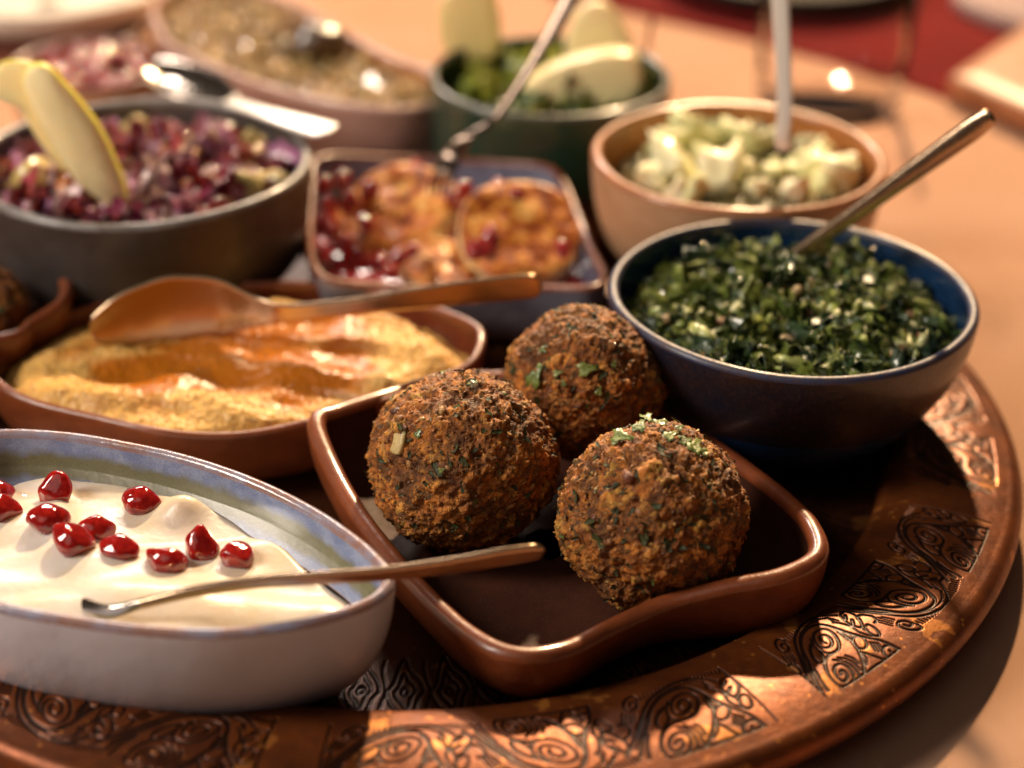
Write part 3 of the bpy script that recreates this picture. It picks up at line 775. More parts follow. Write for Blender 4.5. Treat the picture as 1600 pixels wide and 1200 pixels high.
for px, py, s, col in ((560 + 100, 655, 0.16, (0.5, 0.27, 0.08)), (690, 640, 0.2, (0.55, 0.30, 0.1)), (640, 725, 0.2, (0.42, 0.2, 0.06)), (790, 615, 0.13, (0.6, 0.5, 0.25)), (830, 760, 0.15, (0.5, 0.3, 0.1)), (700, 730, 0.12, (0.4, 0.2, 0.07)), (745, 790, 0.15, (0.3, 0.12, 0.04))):
    V0, U0 = on_surface(F1, px, py)
    v, f = blob_variant(int(px), 1, 0.4, (s, s * 0.6, s * 0.5))
    obj('chickpea_bit', v @ frame_from(U0, px).T + V0, f, CRUMB, F1[0], colors={'tint': np.tile(col, (len(v), 1))})
for px, py, s, col in ((1040, 765, 0.13, (0.45, 0.2, 0.06)), (980, 745, 0.3, (0.22, 0.07, 0.03)), (1000, 800, 0.26, (0.34, 0.14, 0.04)), (1075, 830, 0.24, (0.24, 0.08, 0.03)), (930, 720, 0.16, (0.45, 0.24, 0.08)), (1110, 790, 0.14, (0.4, 0.18, 0.06)), (950, 850, 0.18, (0.3, 0.12, 0.04))):
    V0, U0 = on_surface(F2, px, py)
    v, f = blob_variant(int(px), 1, 0.4, (s, s * 0.8, s * 0.4))
    obj('chickpea_bit', v @ frame_from(U0, px).T + V0 - U0 * 0.03, f, CRUMB, F2[0], colors={'tint': np.tile(col, (len(v), 1))})

# parsley leaves lying on the falafel
def parsley_variant(seed):
    rg = np.random.default_rng(seed)
    n_ = 18; a = np.linspace(0, 2 * np.pi, n_, endpoint=False)
    lob = 0.75 + 0.25 * np.cos(3 * a) + 0.14 * np.where(np.arange(n_) % 2, 1, -1) * (0.5 + 0.5 * rg.random(n_))
    x = lob * np.cos(a); y = 0.62 * lob * np.sin(a)
    z = 0.22 * (x ** 2) * rg.uniform(-1, 1) + 0.3 * np.abs(y) * rg.uniform(0.4, 1) + 0.05 * rg.uniform(-1, 1, n_)
    top = np.vstack([np.stack([x, y, z], 1), np.stack([0.5 * x, 0.5 * y, 0.35 * z + 0.03], 1), [[0, 0, -0.02]]])
    bot = top - (0, 0, 0.045); k = len(top); i = np.arange(n_); j = (i + 1) % n_
    q = np.stack([i, j, n_ + j, n_ + i], 1); tr = np.stack([n_ + i, n_ + j, i * 0 + 2 * n_], 1)
    q2 = np.vstack([q, q[:, ::-1] + k, np.stack([i, i + k, j + k, j], 1)]); t2 = np.vstack([tr, tr[:, ::-1] + k])
    return np.vstack([top, bot]), [q2, t2]
PARS = []
for i in range(4):
    v, f = parsley_variant(i)
    g = (0.13, 0.20, 0.035) if i % 2 else (0.24, 0.30, 0.07)
    PARS.append(make_mesh('parsley_leaf', v, f, LEAF, colors={'tint': np.tile(g, (len(v), 1))}))
def parsley(F, spots, label, group):
    for k, (px, py, s, lift, spin) in enumerate(spots):
        V0, U0 = on_surface(F, px, py)
        nr_ = U0 + np.array([0, -0.25, 0.1]) * lift
        q = Matrix(frame_from(nr_, spin).tolist()).to_euler()
        o = link('parsley_leaf', PARS[k % 4], None, V0 + U0 * (0.06 + 0.08 * lift), q, s * (1.35 if s > 0.21 else 1.1))
        k_ = sorted(spots).index((px, py, s, lift, spin))
        nth = ('leftmost', 'second from the left', 'third from the left', 'fourth from the left', 'fifth from the left', 'sixth from the left', 'seventh from the left', 'eighth from the left', 'ninth from the left', 'tenth from the left')[k_]
        if k_ == len(spots) - 1: nth = 'rightmost'
        tagit(o, label + ', ' + nth, 'parsley', group)
parsley(F2, [(972, 688, 0.34, 1.4, 0.3), (1000, 672, 0.30, 1.0, 2.2), (1012, 662, 0.27, 1.8, 1.0), (962, 695, 0.18, 0.5, 2.9), (1046, 684, 0.26, 0.8, 0.4), (1065, 692, 0.34, 0.6, 1.2), (1085, 700, 0.36, 0.4, 0.2), (1094, 710, 0.24, 0.3, 2.0), (1032, 668, 0.22, 1.5, 2.7), (1060, 676, 0.2, 1.2, 0.1)],
        'torn green parsley leaf on the crown of the front right falafel', 'parsley leaves on the front right falafel')
parsley(F3, [(918, 577, 0.34, 0.4, 0.2), (838, 590, 0.40, 0.3, 1.5), (872, 583, 0.20, 0.3, 0.4), (850, 548, 0.18, 0.3, 0.0), (958, 570, 0.16, 0.2, 1.0), (882, 600, 0.15, 0.2, 2.0), (936, 612, 0.2, 0.2, 1.2)],
        'small parsley leaf stuck to the face of the rearmost falafel', 'parsley leaves on the rear falafel')
parsley(F1, [(694, 587, 0.16, 0.8, 0.2), (655, 678, 0.2, 0.2, 1.4), (690, 735, 0.14, 0.2, 0.5), (740, 600, 0.14, 0.2, 2.0)],
        'dark parsley scrap on the front left falafel', 'parsley scraps on the front left falafel')

# ------------------------------------------------------------------ hummus
def hum_h(x, y, s):
    ph_ = 1.05 * y + 0.22 * x + 1.7 * noise(xyz(x * 0.16, y * 0.30), 4) + 0.5 * noise(xyz(x * 0.5, y * 0.6), 6)
    ridge = 0.5 + 0.5 * np.sin(ph_ * 1.9); ridge = 0.62 * ridge ** 1.6
    edge = 1 - sstep(0.80, 1.0, s)
    return (0.55 * ridge + 0.25 * fbm(xyz(x * 0.5, y * 0.5), 3, 61) + 0.35) * (0.35 + 0.65 * edge) - 0.55 * sstep(0.88, 1.0, s) * (noise(xyz(x * .6, y * .6), 70) * 0.5 + 0.5)
V, F, S = HD.fill(2.15, hum_h, 240, 0.985, 0.62)
k = len(HD.rim)
# densify sideways
Vr = V.reshape(240, k, 3); m_ = 4
idx = np.arange(k * m_) / m_; i0 = idx.astype(int) % k; fr = (idx - idx.astype(int))[None, :, None]
Vr = Vr[:, i0] * (1 - fr) + Vr[:, (i0 + 1) % k] * fr; x, y = Vr[..., 0].ravel(), Vr[..., 1].ravel(); S = np.repeat(S.reshape(240, k), m_, axis=1).ravel()
hz = hum_h(x, y, S)
gr = fbm(xyz(x * 2.2, y * 2.2), 4, 80, 0.7)
d1, e1, cc = voronoi(xyz(x * 3.4, y * 3.4, 0.3) + 0.3 * noise(xyz(x * 4, y * 4), 5)[:, None], 77)
low = sstep(0.25, 0.75, 1.0 - 0.75 * S + 0.9 * fbm(xyz(x * 0.30 + 4, y * 0.55), 3, 91) + 0.4 * (0.55 - hz))
front = sstep(0, 1, (S - 0.55) * 2.2)
oil = np.clip(low * (1 - 0.85 * front), 0, 1)
Z = 2.15 + hz + (0.10 * gr + 0.08 * np.maximum(0, 0.55 - d1) * 1.5) * (1 - 0.55 * oil)
pool = 2.15 + 0.42
def m_hummus():
    n = N('hummus')
    o_ = n.attr('oil')
    nz = n.noise(2.2, 5, 0.6)
    base = n.mix(n.ramp(n.noise(6, 4), [(0.35, 0.0), (0.7, 1.0)]), (0.78, 0.49, 0.15), (0.66, 0.33, 0.06))
    f = n.math('MULTIPLY_ADD', nz, 0.8, n.math('MULTIPLY_ADD', o_, 1.15, -0.42), clamp=True)
    base = n.mix(n.ramp(f, [(0.15, 0.0), (0.95, 1.0)]), base, (0.46, 0.14, 0.008))
    base = n.mix(n.ramp(n.noise(3.0, 4, 0.7), [(0.66, 0.0), (0.70, 0.6)]), base, (0.22, 0.05, 0.01))
    rgh = n.ramp(f, [(0.25, 0.6), (0.75, 0.32)])
    h = n.math('MULTIPLY', n.math('ADD', n.noise(6, 4, 0.6), n.math('MULTIPLY', n.vor(7), -0.6)), n.math('MULTIPLY_ADD', f, -0.7, 1.0))
    return n.bsdf(col=base, rough=rgh, spec=0.35, coat=0.16, coatr=0.18, sss=0.1, sssr=(0.012, 0.006, 0.002), ssss=0.5, normal=n.bump(h, 0.05))
hm = thing('hummus', 'coarse golden hummus swirled and dressed with paprika oil in the long dish', 'hummus', (HD.c[0], HD.c[1], 2.0))
obj('hummus_surface', np.stack([x, y, Z], 1), grid_faces(240, k * m_), m_hummus(), hm, attrs={'oil': oil})
pl = Pile(); rg = np.random.default_rng(5)
for i in rg.integers(0, len(x), 1800):
    if S[i] > 0.97 or (oil[i] > 0.4 and rg.random() < 0.8): continue
    v, f = SMALL[rg.integers(6)]; s = rg.uniform(0.03, 0.10)
    pl.add((v * s) @ rotmat(*rg.uniform(0, 6, 3)).T + (x[i], y[i], Z[i] + s * 0.1), f, np.array((0.74, 0.48, 0.17) if oil[i] < 0.5 else (0.5, 0.19, 0.03)) * rg.uniform(0.85, 1.1))
pl.build('mashed_grains', FOOD_WET, hm)

# ------------------------------------------------------------------ yogurt, oil, pomegranate
YLEV = 3.15
ypk = P(285, 800, 3.6)
yc = YD.c
def yog_h(x, y, s=None):
    a = fbm(xyz(x * 0.22 + 0.25 * noise(xyz(x * 0.2, y * 0.2), 2), y * 0.42), 2, 101)
    b = 1 - np.abs(noise(xyz(x * 0.30 + y * 0.1, y * 0.42 - x * 0.08), 107)) * 1.8
    ph_ = 0.9 * y + 0.35 * x + 1.5 * noise(xyz(x * 0.2, y * 0.3), 44)
    h = 0.30 + 0.22 * a + 0.20 * sstep(0.1, 1.0, b) + 0.13 * np.sin(ph_ * 1.7)
    h = h + 0.55 * np.exp(-(((x - ypk[0]) / 0.75) ** 2 + ((y - ypk[1] - 0.1) / 0.62) ** 2))
    h = h + 0.28 * np.exp(-(((x - P(150, 950, 3.4)[0]) / 2.2) ** 2 + ((y - P(150, 950, 3.4)[1]) / 0.9) ** 2))
    return h
rimY = YD.level(YLEV)
NRY = 150
ss = np.linspace(0, 1, NRY) ** 0.75
oo = spline(np.c_[rimY, np.zeros(len(rimY))], 520, closed=True)[:, :2]
xy = yc + (oo - yc)[None] * ss[:, None, None] * 1.0
x, y = xy[..., 0].ravel(), xy[..., 1].ravel(); S = np.repeat(ss, 520)
dirv = (oo - yc); ang = dirv / np.linalg.norm(dirv, axis=1)[:, None]
back = np.tile(sstep(-0.12, 0.35, ang @ np.array([0.25, 0.97])), NRY)      # rear side, where the oil shows
tip = np.tile(sstep(0.86, 0.99, ang @ np.array([0.93, -0.36])), NRY)
lim = 0.985 - 0.15 * back - 0.04 * tip + 0.06 * noise(xyz(x * 0.55, y * 0.55), 33) * np.clip(back + tip, 0.15, 1)
h = yog_h(x, y)
Z = YLEV + h * (1 - sstep(lim - 0.12, lim + 0.05, S)) - 0.9 * sstep(lim - 0.05, lim + 0.055, S) * np.maximum(0.15, np.maximum(back, tip))
def m_yogurt():
    n = N('yogurt')
    c = n.mix(n.ramp(n.noise(0.35, 4), [(0.40, 0.0), (0.70, 1.0)]), (0.72, 0.66, 0.59), (0.68, 0.56, 0.40))
    return n.bsdf(col=c, rough=0.35, coat=0.12, coatr=0.15, sss=0.35, sssr=(0.02, 0.012, 0.006), ssss=0.6, normal=n.bump(n.noise(1.3, 3), 0.05))
yo = thing('yogurt', 'smooth white yogurt swirled in the boat-shaped bowl, ringed by olive oil', 'yogurt', (yc[0], yc[1], 2.5))
FY = grid_faces(NRY, 520)
gone = (S > lim + 0.045) & (np.maximum(back, tip) > 0.15)      # nothing but oil over the bare glaze here
obj('yogurt_surface', np.stack([x, y, Z], 1), FY[~gone[FY].any(1)], m_yogurt(), yo)
def m_oil():
    n = N('olive_oil')
    tr = n.node('BsdfTransparent', None, {'Color': (0.93, 0.80, 0.30, 1)})
    fr = n.node('Fresnel', None, {'IOR': 1.4})
    gl = n.node('BsdfGlossy', None, {'Color': (1, 1, 1, 1), 'Roughness': 0.02})
    mx = n.node('MixShader', None, {0: fr.outputs[0], 1: tr.outputs[0], 2: gl.outputs[0]})
    n.t.links.new(mx.outputs[0], n.out.inputs[0]); return n.m
OIL = m_oil()
s3 = np.linspace(0.5, 1.005, 30)
xy3 = yc + (oo[::2] - yc)[None] * s3[:, None, None]
x3, y3 = xy3[..., 0].ravel(), xy3[..., 1].ravel()
obj('olive_oil', np.stack([x3, y3, YLEV + 0.06 + 0.02 * noise(xyz(x3 * .5, y3 * .5), 3)], 1), grid_faces(30, 260), OIL, yo)

def m_seed():
    n = N('pomegranate_flesh')
    c = n.mix(n.ramp(n.noise(2.6, 3, 0.6), [(0.35, 0.0), (0.72, 1.0)]), (0.20, 0.004, 0.006), (0.40, 0.018, 0.010))
    return n.bsdf(col=c, rough=0.08, coat=1.0, coatr=0.03, spec=0.6, sss=0.55, sssr=(0.03, 0.004, 0.002), ssss=0.35, normal=n.bump(n.noise(3.0, 2), 0.02))
SEED = m_seed()
def seed_mesh(seed):
    rg = np.random.default_rng(seed)
    V, F = ico(4); V = V.copy()
    # rounded facets: soft-cut by a few planes
    for k in range(5):
        nn = rg.normal(size=3); nn /= np.linalg.norm(nn); d = V @ nn; cut = rg.uniform(0.62, 0.8)
        V = V - nn * (np.maximum(0, d - cut) ** 1.15 * 0.75)[:, None]
    V[:, 0] *= 1.22
    V[:, 1:] *= (1.0 - 0.28 * sstep(-0.2, 1.4, V[:, 0]))[:, None]
    V[:, 2] *= 0.86
    V *= (1 + 0.05 * noise(V * 2.2, seed))[:, None]
    return make_mesh('pomegranate_seed', V, F, SEED)
SEEDS = [seed_mesh(i) for i in range(6)]
spots = [(88, 768, 0.50, (0.2, -1.1, 1.3), 'upright pomegranate seed near the back edge of the yogurt'),
         (76, 812, 0.50, (0, 0.1, 0.5), 'wedge-shaped pomegranate seed just in front of the upright one'),
         (2, 768, 0.44, (0, 0.4, 1.6), 'pomegranate seed cut by the left edge, the rear one of two'),
         (2, 795, 0.48, (0, 0.3, 0.2), 'pomegranate seed at the left edge, the front one of two'),
         (114, 845, 0.55, (0.3, -0.35, 2.6), 'largest pomegranate seed of the cluster of three in the yogurt'),
         (152, 827, 0.44, (0.4, 0.3, 0.4), 'pomegranate seed at the back of the cluster of three'),
         (186, 858, 0.46, (0.1, 0.1, 0.1), 'dark pomegranate seed at the right of the cluster of three'),
         (222, 784, 0.48, (0.1, 0.05, -0.1), 'lone pomegranate seed beside the yogurt peak'),
         (258, 875, 0.50, (0.1, -0.15, 2.9), 'dark red pomegranate seed left of the standing one, above the spoon'),
         (314, 854, 0.50, (0.2, -1.15, 1.6), 'bright red pomegranate seed standing on end in the yogurt'),
         (372, 868, 0.47, (0.15, 0.15, 1.45), 'pomegranate seed nearest the spoon handle, farthest right')]
for i, (px, py, s, rt_, lab) in enumerate(spots):
    p = P(px, py, 4.0)
    for _ in range(3):
        zz = YLEV + float(yog_h(np.array([p[0]]), np.array([p[1]]))[0]) + s * 0.30
        p = P(px, py, zz)
    o = link('pomegranate_seed', SEEDS[i % 6], None, p, rt_, s * 1.12)
    tagit(o, lab, 'pomegranate seed', 'pomegranate seeds on the yogurt')

# ------------------------------------------------------------------ piles of chopped food
def variants(name, vs, m, tints):
    """shared meshes: every shape in every colour"""
    return [make_mesh(name, v, f, m, colors={'tint': np.tile(np.array(c, float), (len(v), 1))}) for v, f in vs for c in tints]
def inside(dish, z, x, y, shrink=0.95):
    d = np.array([x, y]) - dish.c; o = dish.level(z) - dish.c
    a = math.atan2(d[1], d[0]); aa = np.arctan2(o[:, 1], o[:, 0]); k = int(np.argmin(np.abs((aa - a + np.pi) % (2 * np.pi) - np.pi)))
    return np.hypot(*d) < shrink * np.hypot(*o[k])
def pick_spot(rg, dish, z, shrink=0.95):
    R_ = np.abs(dish.rim[:, :2] - dish.c).max(0)
    while True:
        x, y = dish.c + R_ * rg.uniform(-1, 1, 2)
        if inside(dish, z, x, y, shrink): return x, y
def bed(name, dish, z, hf, m, tint, parent, grow=1.0, nr=24):
    V, F, S = dish.fill(z, hf, nr, grow)
    return obj(name, V, F, m, parent, colors={'tint': np.tile(tint, (len(V), 1))})

# kale salad
rg = np.random.default_rng(41)
ks = thing('kale_salad', 'finely chopped dark green kale salad with pale stalks and grains in the navy bowl', 'salad', (BD.c[0], BD.c[1], 4.0))
kh = lambda x, y, s=None: 0.75 - 0.9 * ((x - BD.c[0]) ** 2 + (y - BD.c[1]) ** 2) / 36.0 + 0.45 * noise(xyz(x * 0.55, y * 0.55), 12)
KL = 4.72
bed('salad_bed', BD, KL - 0.35, kh, LEAF, (0.02, 0.035, 0.012), ks)
pl = Pile()
GREENS = [(0.09, 0.14, 0.026), (0.18, 0.23, 0.040), (0.03, 0.065, 0.022), (0.30, 0.35, 0.08), (0.07, 0.13, 0.06)]
PALE = [(0.50, 0.56, 0.17), (0.60, 0.60, 0.26), (0.36, 0.44, 0.10)]
GRAIN = [(0.42, 0.24, 0.09), (0.50, 0.36, 0.17), (0.26, 0.11, 0.04)]
for k in range(5200):
    x, y = pick_spot(rg, BD, KL, 0.98); z = KL + float(kh(x, y)[0]) + rg.uniform(-0.45, 0.22)
    q = rg.random(); M_ = rotmat(*rg.uniform(0, 6.28, 3))
    if q < 0.70:
        v, f = CURLY[rg.integers(12)]; s = rg.uniform(0.10, 0.32); col = GREENS[rg.integers(5)]
    elif q < 0.84:
        v, f = BLOBS[rg.integers(10)]; s = rg.uniform(0.05, 0.12); col = PALE[rg.integers(3)]
    else:
        v, f = BLOBS[rg.integers(10)]; s = rg.uniform(0.05, 0.11); col = GRAIN[rg.integers(3)]
    pl.add((v * s) @ M_.T + (x, y, z), f, np.array(col) * rg.uniform(0.75, 1.3))
pl.build('chopped_kale', LEAF, ks)
KV = variants('kale_leaf', CURLY[:6], LEAF, GREENS[:4])
SV = variants('stalk_piece', [blob_variant(i + 60, 2, 0.35, (1, 0.42, 0.36)) for i in range(4)], FOOD_WET, PALE)
GV = variants('grain_lump', [blob_variant(i + 70, 2, 0.5) for i in range(4)], FOOD_WET, GRAIN)
def scatter(parent, name, meshes, n, dish, lev, hf, lo, hi, rg, dz=0.1, shrink=0.9, tilt=3.14):
    base = ploc(parent)
    for k in range(n):
        x, y = pick_spot(rg, dish, lev, shrink); z = lev + float(hf(np.array([x]), np.array([y]))[0]) + dz * rg.uniform(0.2, 1.2)
        link(name, meshes[rg.integers(len(meshes))], parent, np.array((x, y, z)) - base, (rg.uniform(-tilt, tilt), rg.uniform(-tilt, tilt), rg.uniform(0, 6.28)), rg.uniform(lo, hi))
scatter(ks, 'kale_leaf', KV, 230, BD, KL, kh, 0.34, 0.74, rg, 0.22)
scatter(ks, 'stalk_piece', SV, 46, BD, KL, kh, 0.26, 0.50, rg, 0.25, 0.88)
scatter(ks, 'grain_lump', GV, 26, BD, KL, kh, 0.14, 0.26, rg, 0.28)
for px, py, s, a in ((1310, 535, 0.95, 0.5), (1245, 567, 0.8, 0.1), (1180, 452, 0.8, 0.4), (1095, 520, 0.65, -0.9), (1160, 480, 0.6, 0.9), (1435, 475, 0.6, 0.0), (1400, 448, 0.5, 0.9)):
    p = np.array(P(px, py, 5.3)); link('stalk_piece', SV[(px // 5) % len(SV)], ks, p - ploc(ks), (0.3, 0.1, a), s)

# potato salad
rg = np.random.default_rng(43)
ps = thing('potato_salad', 'chunky pale potato salad with green herb dressing in the pale terracotta bowl', 'salad', (OD.c[0], OD.c[1], 4.0))
ph = lambda x, y, s=None: 0.35 - 0.7 * ((x - OD.c[0]) ** 2 + (y - OD.c[1]) ** 2) / 30.0 + 0.3 * noise(xyz(x * 0.4, y * 0.4), 13)
PL = 4.75
bed('dressing', OD, PL - 0.3, ph, FOOD_WET, (0.16, 0.15, 0.045), ps)
pl = Pile()
for k in range(900):
    x, y = pick_spot(rg, OD, PL, 0.93); z = PL + float(ph(x, y)[0]) + rg.uniform(-0.3, 0.2)
    v, f = CURLY[rg.integers(12)] if rg.random() < 0.6 else BLOBS[rg.integers(10)]; s = rg.uniform(0.10, 0.24)
    col = ((0.05, 0.08, 0.02), (0.10, 0.14, 0.035), (0.30, 0.24, 0.09), (0.42, 0.36, 0.16))[rg.integers(4)]
    pl.add((v * s) @ rotmat(*rg.uniform(0, 6.28, 3)).T + (x, y, z), f, col)
pl.build('herb_dressing', FOOD_WET, ps)
PV = variants('potato_chunk', [blob_variant(i + 80, 3, 0.62, (1, 0.8, 0.68), 0.5) for i in range(6)], m_food('potato_flesh', 0.45, 0.25, 0.25, 0.04, 0.22, 3, (0.45, 0.42, 0.14)), [(0.84, 0.80, 0.50), (0.76, 0.76, 0.40), (0.86, 0.80, 0.56)])
for px, py, s in ((1045, 262, 0.95), (1075, 215, 0.95), (1040, 232, 0.7), (1130, 280, 0.95), (1105, 245, 0.5), (1150, 262, 0.8), (1120, 205, 0.7), (1165, 218, 0.6), (1190, 212, 0.55), (1255, 262, 0.85), (1275, 245, 0.7), (1312, 282, 0.85), (1290, 292, 0.6),
                 (1240, 300, 0.6), (1330, 265, 0.5), (1020, 280, 0.5), (1085, 300, 0.5), (1180, 298, 0.45), (1270, 215, 0.5), (1215, 268, 0.5), (1060, 300, 0.4)):
    p = np.array(P(px, py, 5.2)); link('potato_chunk', PV[rg.integers(len(PV))], ps, p - ploc(ps), tuple(rg.uniform(0, 6, 3)), s * 1.22)

# red cabbage salad
rg = np.random.default_rng(47)
cs = thing('cabbage_salad', 'glossy red cabbage salad with apple and orange bits in the grey bowl', 'salad', (GD.c[0], GD.c[1], 4.0))
chf = lambda x, y, s=None: 0.70 - 0.8 * ((x - GD.c[0]) ** 2 + (y - GD.c[1]) ** 2) / 40.0 + 0.35 * noise(xyz(x * 0.5, y * 0.5), 14)
CL = 4.95
bed('salad_bed', GD, CL - 0.3, chf, FOOD_WET, (0.06, 0.010, 0.02), cs)
PURP = [(0.34, 0.05, 0.20), (0.56, 0.22, 0.42), (0.17, 0.012, 0.06), (0.80, 0.58, 0.62), (0.42, 0.04, 0.07)]
APPL = [(0.66, 0.52, 0.18), (0.60, 0.42, 0.16), (0.50, 0.17, 0.035)]
pl = Pile()
for k in range(1300):
    x, y = pick_spot(rg, GD, CL, 0.97); z = CL + float(chf(x, y)[0]) + rg.uniform(-0.4, 0.2)
    v, f = CURLY[rg.integers(12)] if rg.random() < 0.7 else BLOBS[rg.integers(10)]; s = rg.uniform(0.16, 0.36)
    col = PURP[rg.integers(5)] if rg.random() < 0.82 else APPL[rg.integers(3)]
    pl.add((v * s) @ rotmat(*rg.uniform(0, 6.28, 3)).T + (x, y, z), f, col)
pl.build('shredded_cabbage', FOOD_WET, cs)
CV = variants('cabbage_piece', [leaf_variant(90 + i, 7, 5, 0.14, 0.8, 0.3) for i in range(6)], FOOD_WET, PURP)
scatter(cs, 'cabbage_piece', CV, 150, GD, CL, chf, 0.5, 1.15, rg, 0.35, 0.90)
AV = variants('apple_cube', [blob_variant(i + 95, 2, 0.3, (1, 0.8, 0.6), 0.6) for i in range(4)], FOOD_WET, APPL)
scatter(cs, 'apple_cube', AV, 12, GD, CL, chf, 0.22, 0.42, rg, 0.45, 0.86)
for px, py, s, ci in ((385, 300, 0.75, 0), (215, 195, 0.5, 0), (280, 255, 0.8, 2), (300, 235, 0.7, 2), (245, 215, 0.6, 1), (395, 222, 0.5, 0), (110, 300, 0.6, 2), (60, 285, 0.9, 0), (360, 205, 0.4, 0), (430, 285, 0.5, 0)):
    p = np.array(P(px, py, 5.5)); link('apple_cube', AV[ci], cs, p - ploc(cs), tuple(rg.uniform(0, 6, 3)), s)

# --- slabs (fruit slices): an outline on an upright plane, given real thickness
def slab(name, pts_px, Y, thick, m, tint, parent=None, lean=0.0, bulge=0.12, nseg=64, edge_tint=None):
    q = np.array([PY(px, py, Y) for px, py in pts_px]); q = spline(q, nseg, closed=True)
    zmin = q[:, 2].min(); q[:, 1] += (q[:, 2] - zmin) * lean
    c = q.mean(0); off = np.array([0, 1, 0.0])
    rings = []
    for sc, dy in ((0.0, -bulge), (0.5, -bulge * 0.9), (0.86, -bulge * 0.35), (0.96, 0.02), (1.0, 0.14 * thick), (1.0, 0.86 * thick), (0.96, thick), (0.5, thick), (0.0, thick)):
        rings.append(c + (q - c) * sc + off * dy)
    V = np.vstack(rings); F = grid_faces(len(rings), nseg)
    t = np.tile(np.array(tint, float), (len(V), 1))
    if edge_tint is not None: t[4 * nseg:6 * nseg] = edge_tint
    o = obj(name, V, F, m, parent, origin=None if parent is not None else (c[0], c[1], zmin), colors={'tint': t})
    return o
FRUIT = m_food('pale_fruit', 0.35, 0.3, 0.45, 0.03, 0.12, 1.5, (0.80, 0.62, 0.20))
o = slab('apple_slice', [(28, 132), (44, 113), (66, 116), (92, 140), (120, 170), (150, 208), (172, 248), (190, 290), (196, 318), (178, 326), (150, 312), (120, 290), (98, 262), (78, 232), (58, 200), (40, 165)], 63.6, 0.55, FRUIT, (0.96, 0.88, 0.52), None, 0.12, bulge=0.3, edge_tint=(0.78, 0.74, 0.12))
tagit(o, 'pale apple slice with yellow skin standing in the cabbage salad, the front one', 'apple slice', 'apple slices in the cabbage salad')
o = slab('apple_slice', [(-30, 150), (-12, 112), (14, 104), (44, 108), (58, 122), (70, 160), (90, 210), (110, 262), (96, 268), (60, 225), (30, 180), (6, 150)], 65.0, 0.5, FRUIT, (0.95, 0.85, 0.46), None, 0.1, edge_tint=(0.62, 0.55, 0.08))
tagit(o, 'apple slice leaning behind the front one, its top at the left edge', 'apple slice', 'apple slices in the cabbage salad')

# pot salad and melon wedges
rg = np.random.default_rng(53)
gs = thing('green_salad', 'yellow-green chopped salad in the dark green pot', 'salad', (PD.c[0], PD.c[1], 3.0))
gh = lambda x, y, s=None: 0.2 * noise(xyz(x * 0.5, y * 0.5), 15)
bed('salad_bed', PD, 4.0, gh, FOOD_WET, (0.04, 0.05, 0.015), gs)
LV = variants('salad_leaf', CURLY[6:], LEAF, [(0.30, 0.36, 0.04), (0.46, 0.46, 0.06), (0.07, 0.12, 0.02)])
scatter(gs, 'salad_leaf', LV, 60, PD, 4.2, gh, 0.5, 1.1, rg, 0.5, 0.85)
o = slab('melon_wedge', [(686, 60), (684, 20), (700, -10), (735, -22), (765, -10), (780, 30), (782, 70), (770, 92), (735, 98), (700, 92)], 84.5, 0.9, FRUIT, (0.93, 0.78, 0.38), None, 0.1)
tagit(o, 'upright rounded pale melon wedge at the left of the green pot', 'melon wedge', 'melon wedges in the green pot')
o = slab('melon_wedge', [(884, 92), (888, 60), (900, 28), (926, 9), (952, 16), (978, 48), (992, 80), (1000, 120), (960, 125), (915, 112)], 84.0, 0.9, FRUIT, (0.93, 0.82, 0.50), None, 0.1)
tagit(o, 'pointed pale melon wedge standing at the back right of the green pot', 'melon wedge', 'melon wedges in the green pot')
o = slab('melon_wedge', [(806, 148), (830, 132), (870, 112), (920, 98), (965, 92), (995, 98), (1005, 125), (1000, 150), (975, 170), (930, 174), (870, 166), (825, 158)], 79.2, 1.3, FRUIT, (0.93, 0.80, 0.45), None, 0.25)
tagit(o, 'crescent melon wedge lying across the front rim of the green pot', 'melon wedge', 'melon wedges in the green pot')

# aubergine salad
rg = np.random.default_rng(59)
es = thing('aubergine_salad', 'mashed brown aubergine salad with green herbs in the long pinkish bowl', 'salad', (ED.c[0], ED.c[1], 2.0))
eh = lambda x, y, s=None: 0.25 + 0.3 * noise(xyz(x * 0.4, y * 0.4), 16)
bed('salad_bed', ED, 2.9, eh, FOOD_WET, (0.36, 0.19, 0.05), es)
pl = Pile()
for k in range(1100):
    x, y = pick_spot(rg, ED, 3.0, 0.96); z = 3.0 + float(eh(x, y)[0]) + rg.uniform(-0.2, 0.25)
    v, f = BLOBS[rg.integers(10)] if rg.random() < 0.6 else CURLY[rg.integers(12)]; s = rg.uniform(0.15, 0.34)
    col = ((0.60, 0.38, 0.12), (0.38, 0.20, 0.06), (0.74, 0.50, 0.16), (0.66, 0.46, 0.20), (0.06, 0.08, 0.025))[rg.integers(5)]
    pl.add((v * s) @ rotmat(*rg.uniform(0, 6.28, 3)).T + (x, y, z), f, col)
pl.build('mashed_aubergine', FOOD_WET, es)
p = np.array(P(495, 62, 4.2)); v, f = blob_variant(5, 3, 0.15, (1.55, 1.25, 0.95))
obj('aubergine_half', v + p, f, FOOD_WET, es, colors={'tint': np.tile((0.07, 0.035, 0.015), (len(v), 1))})
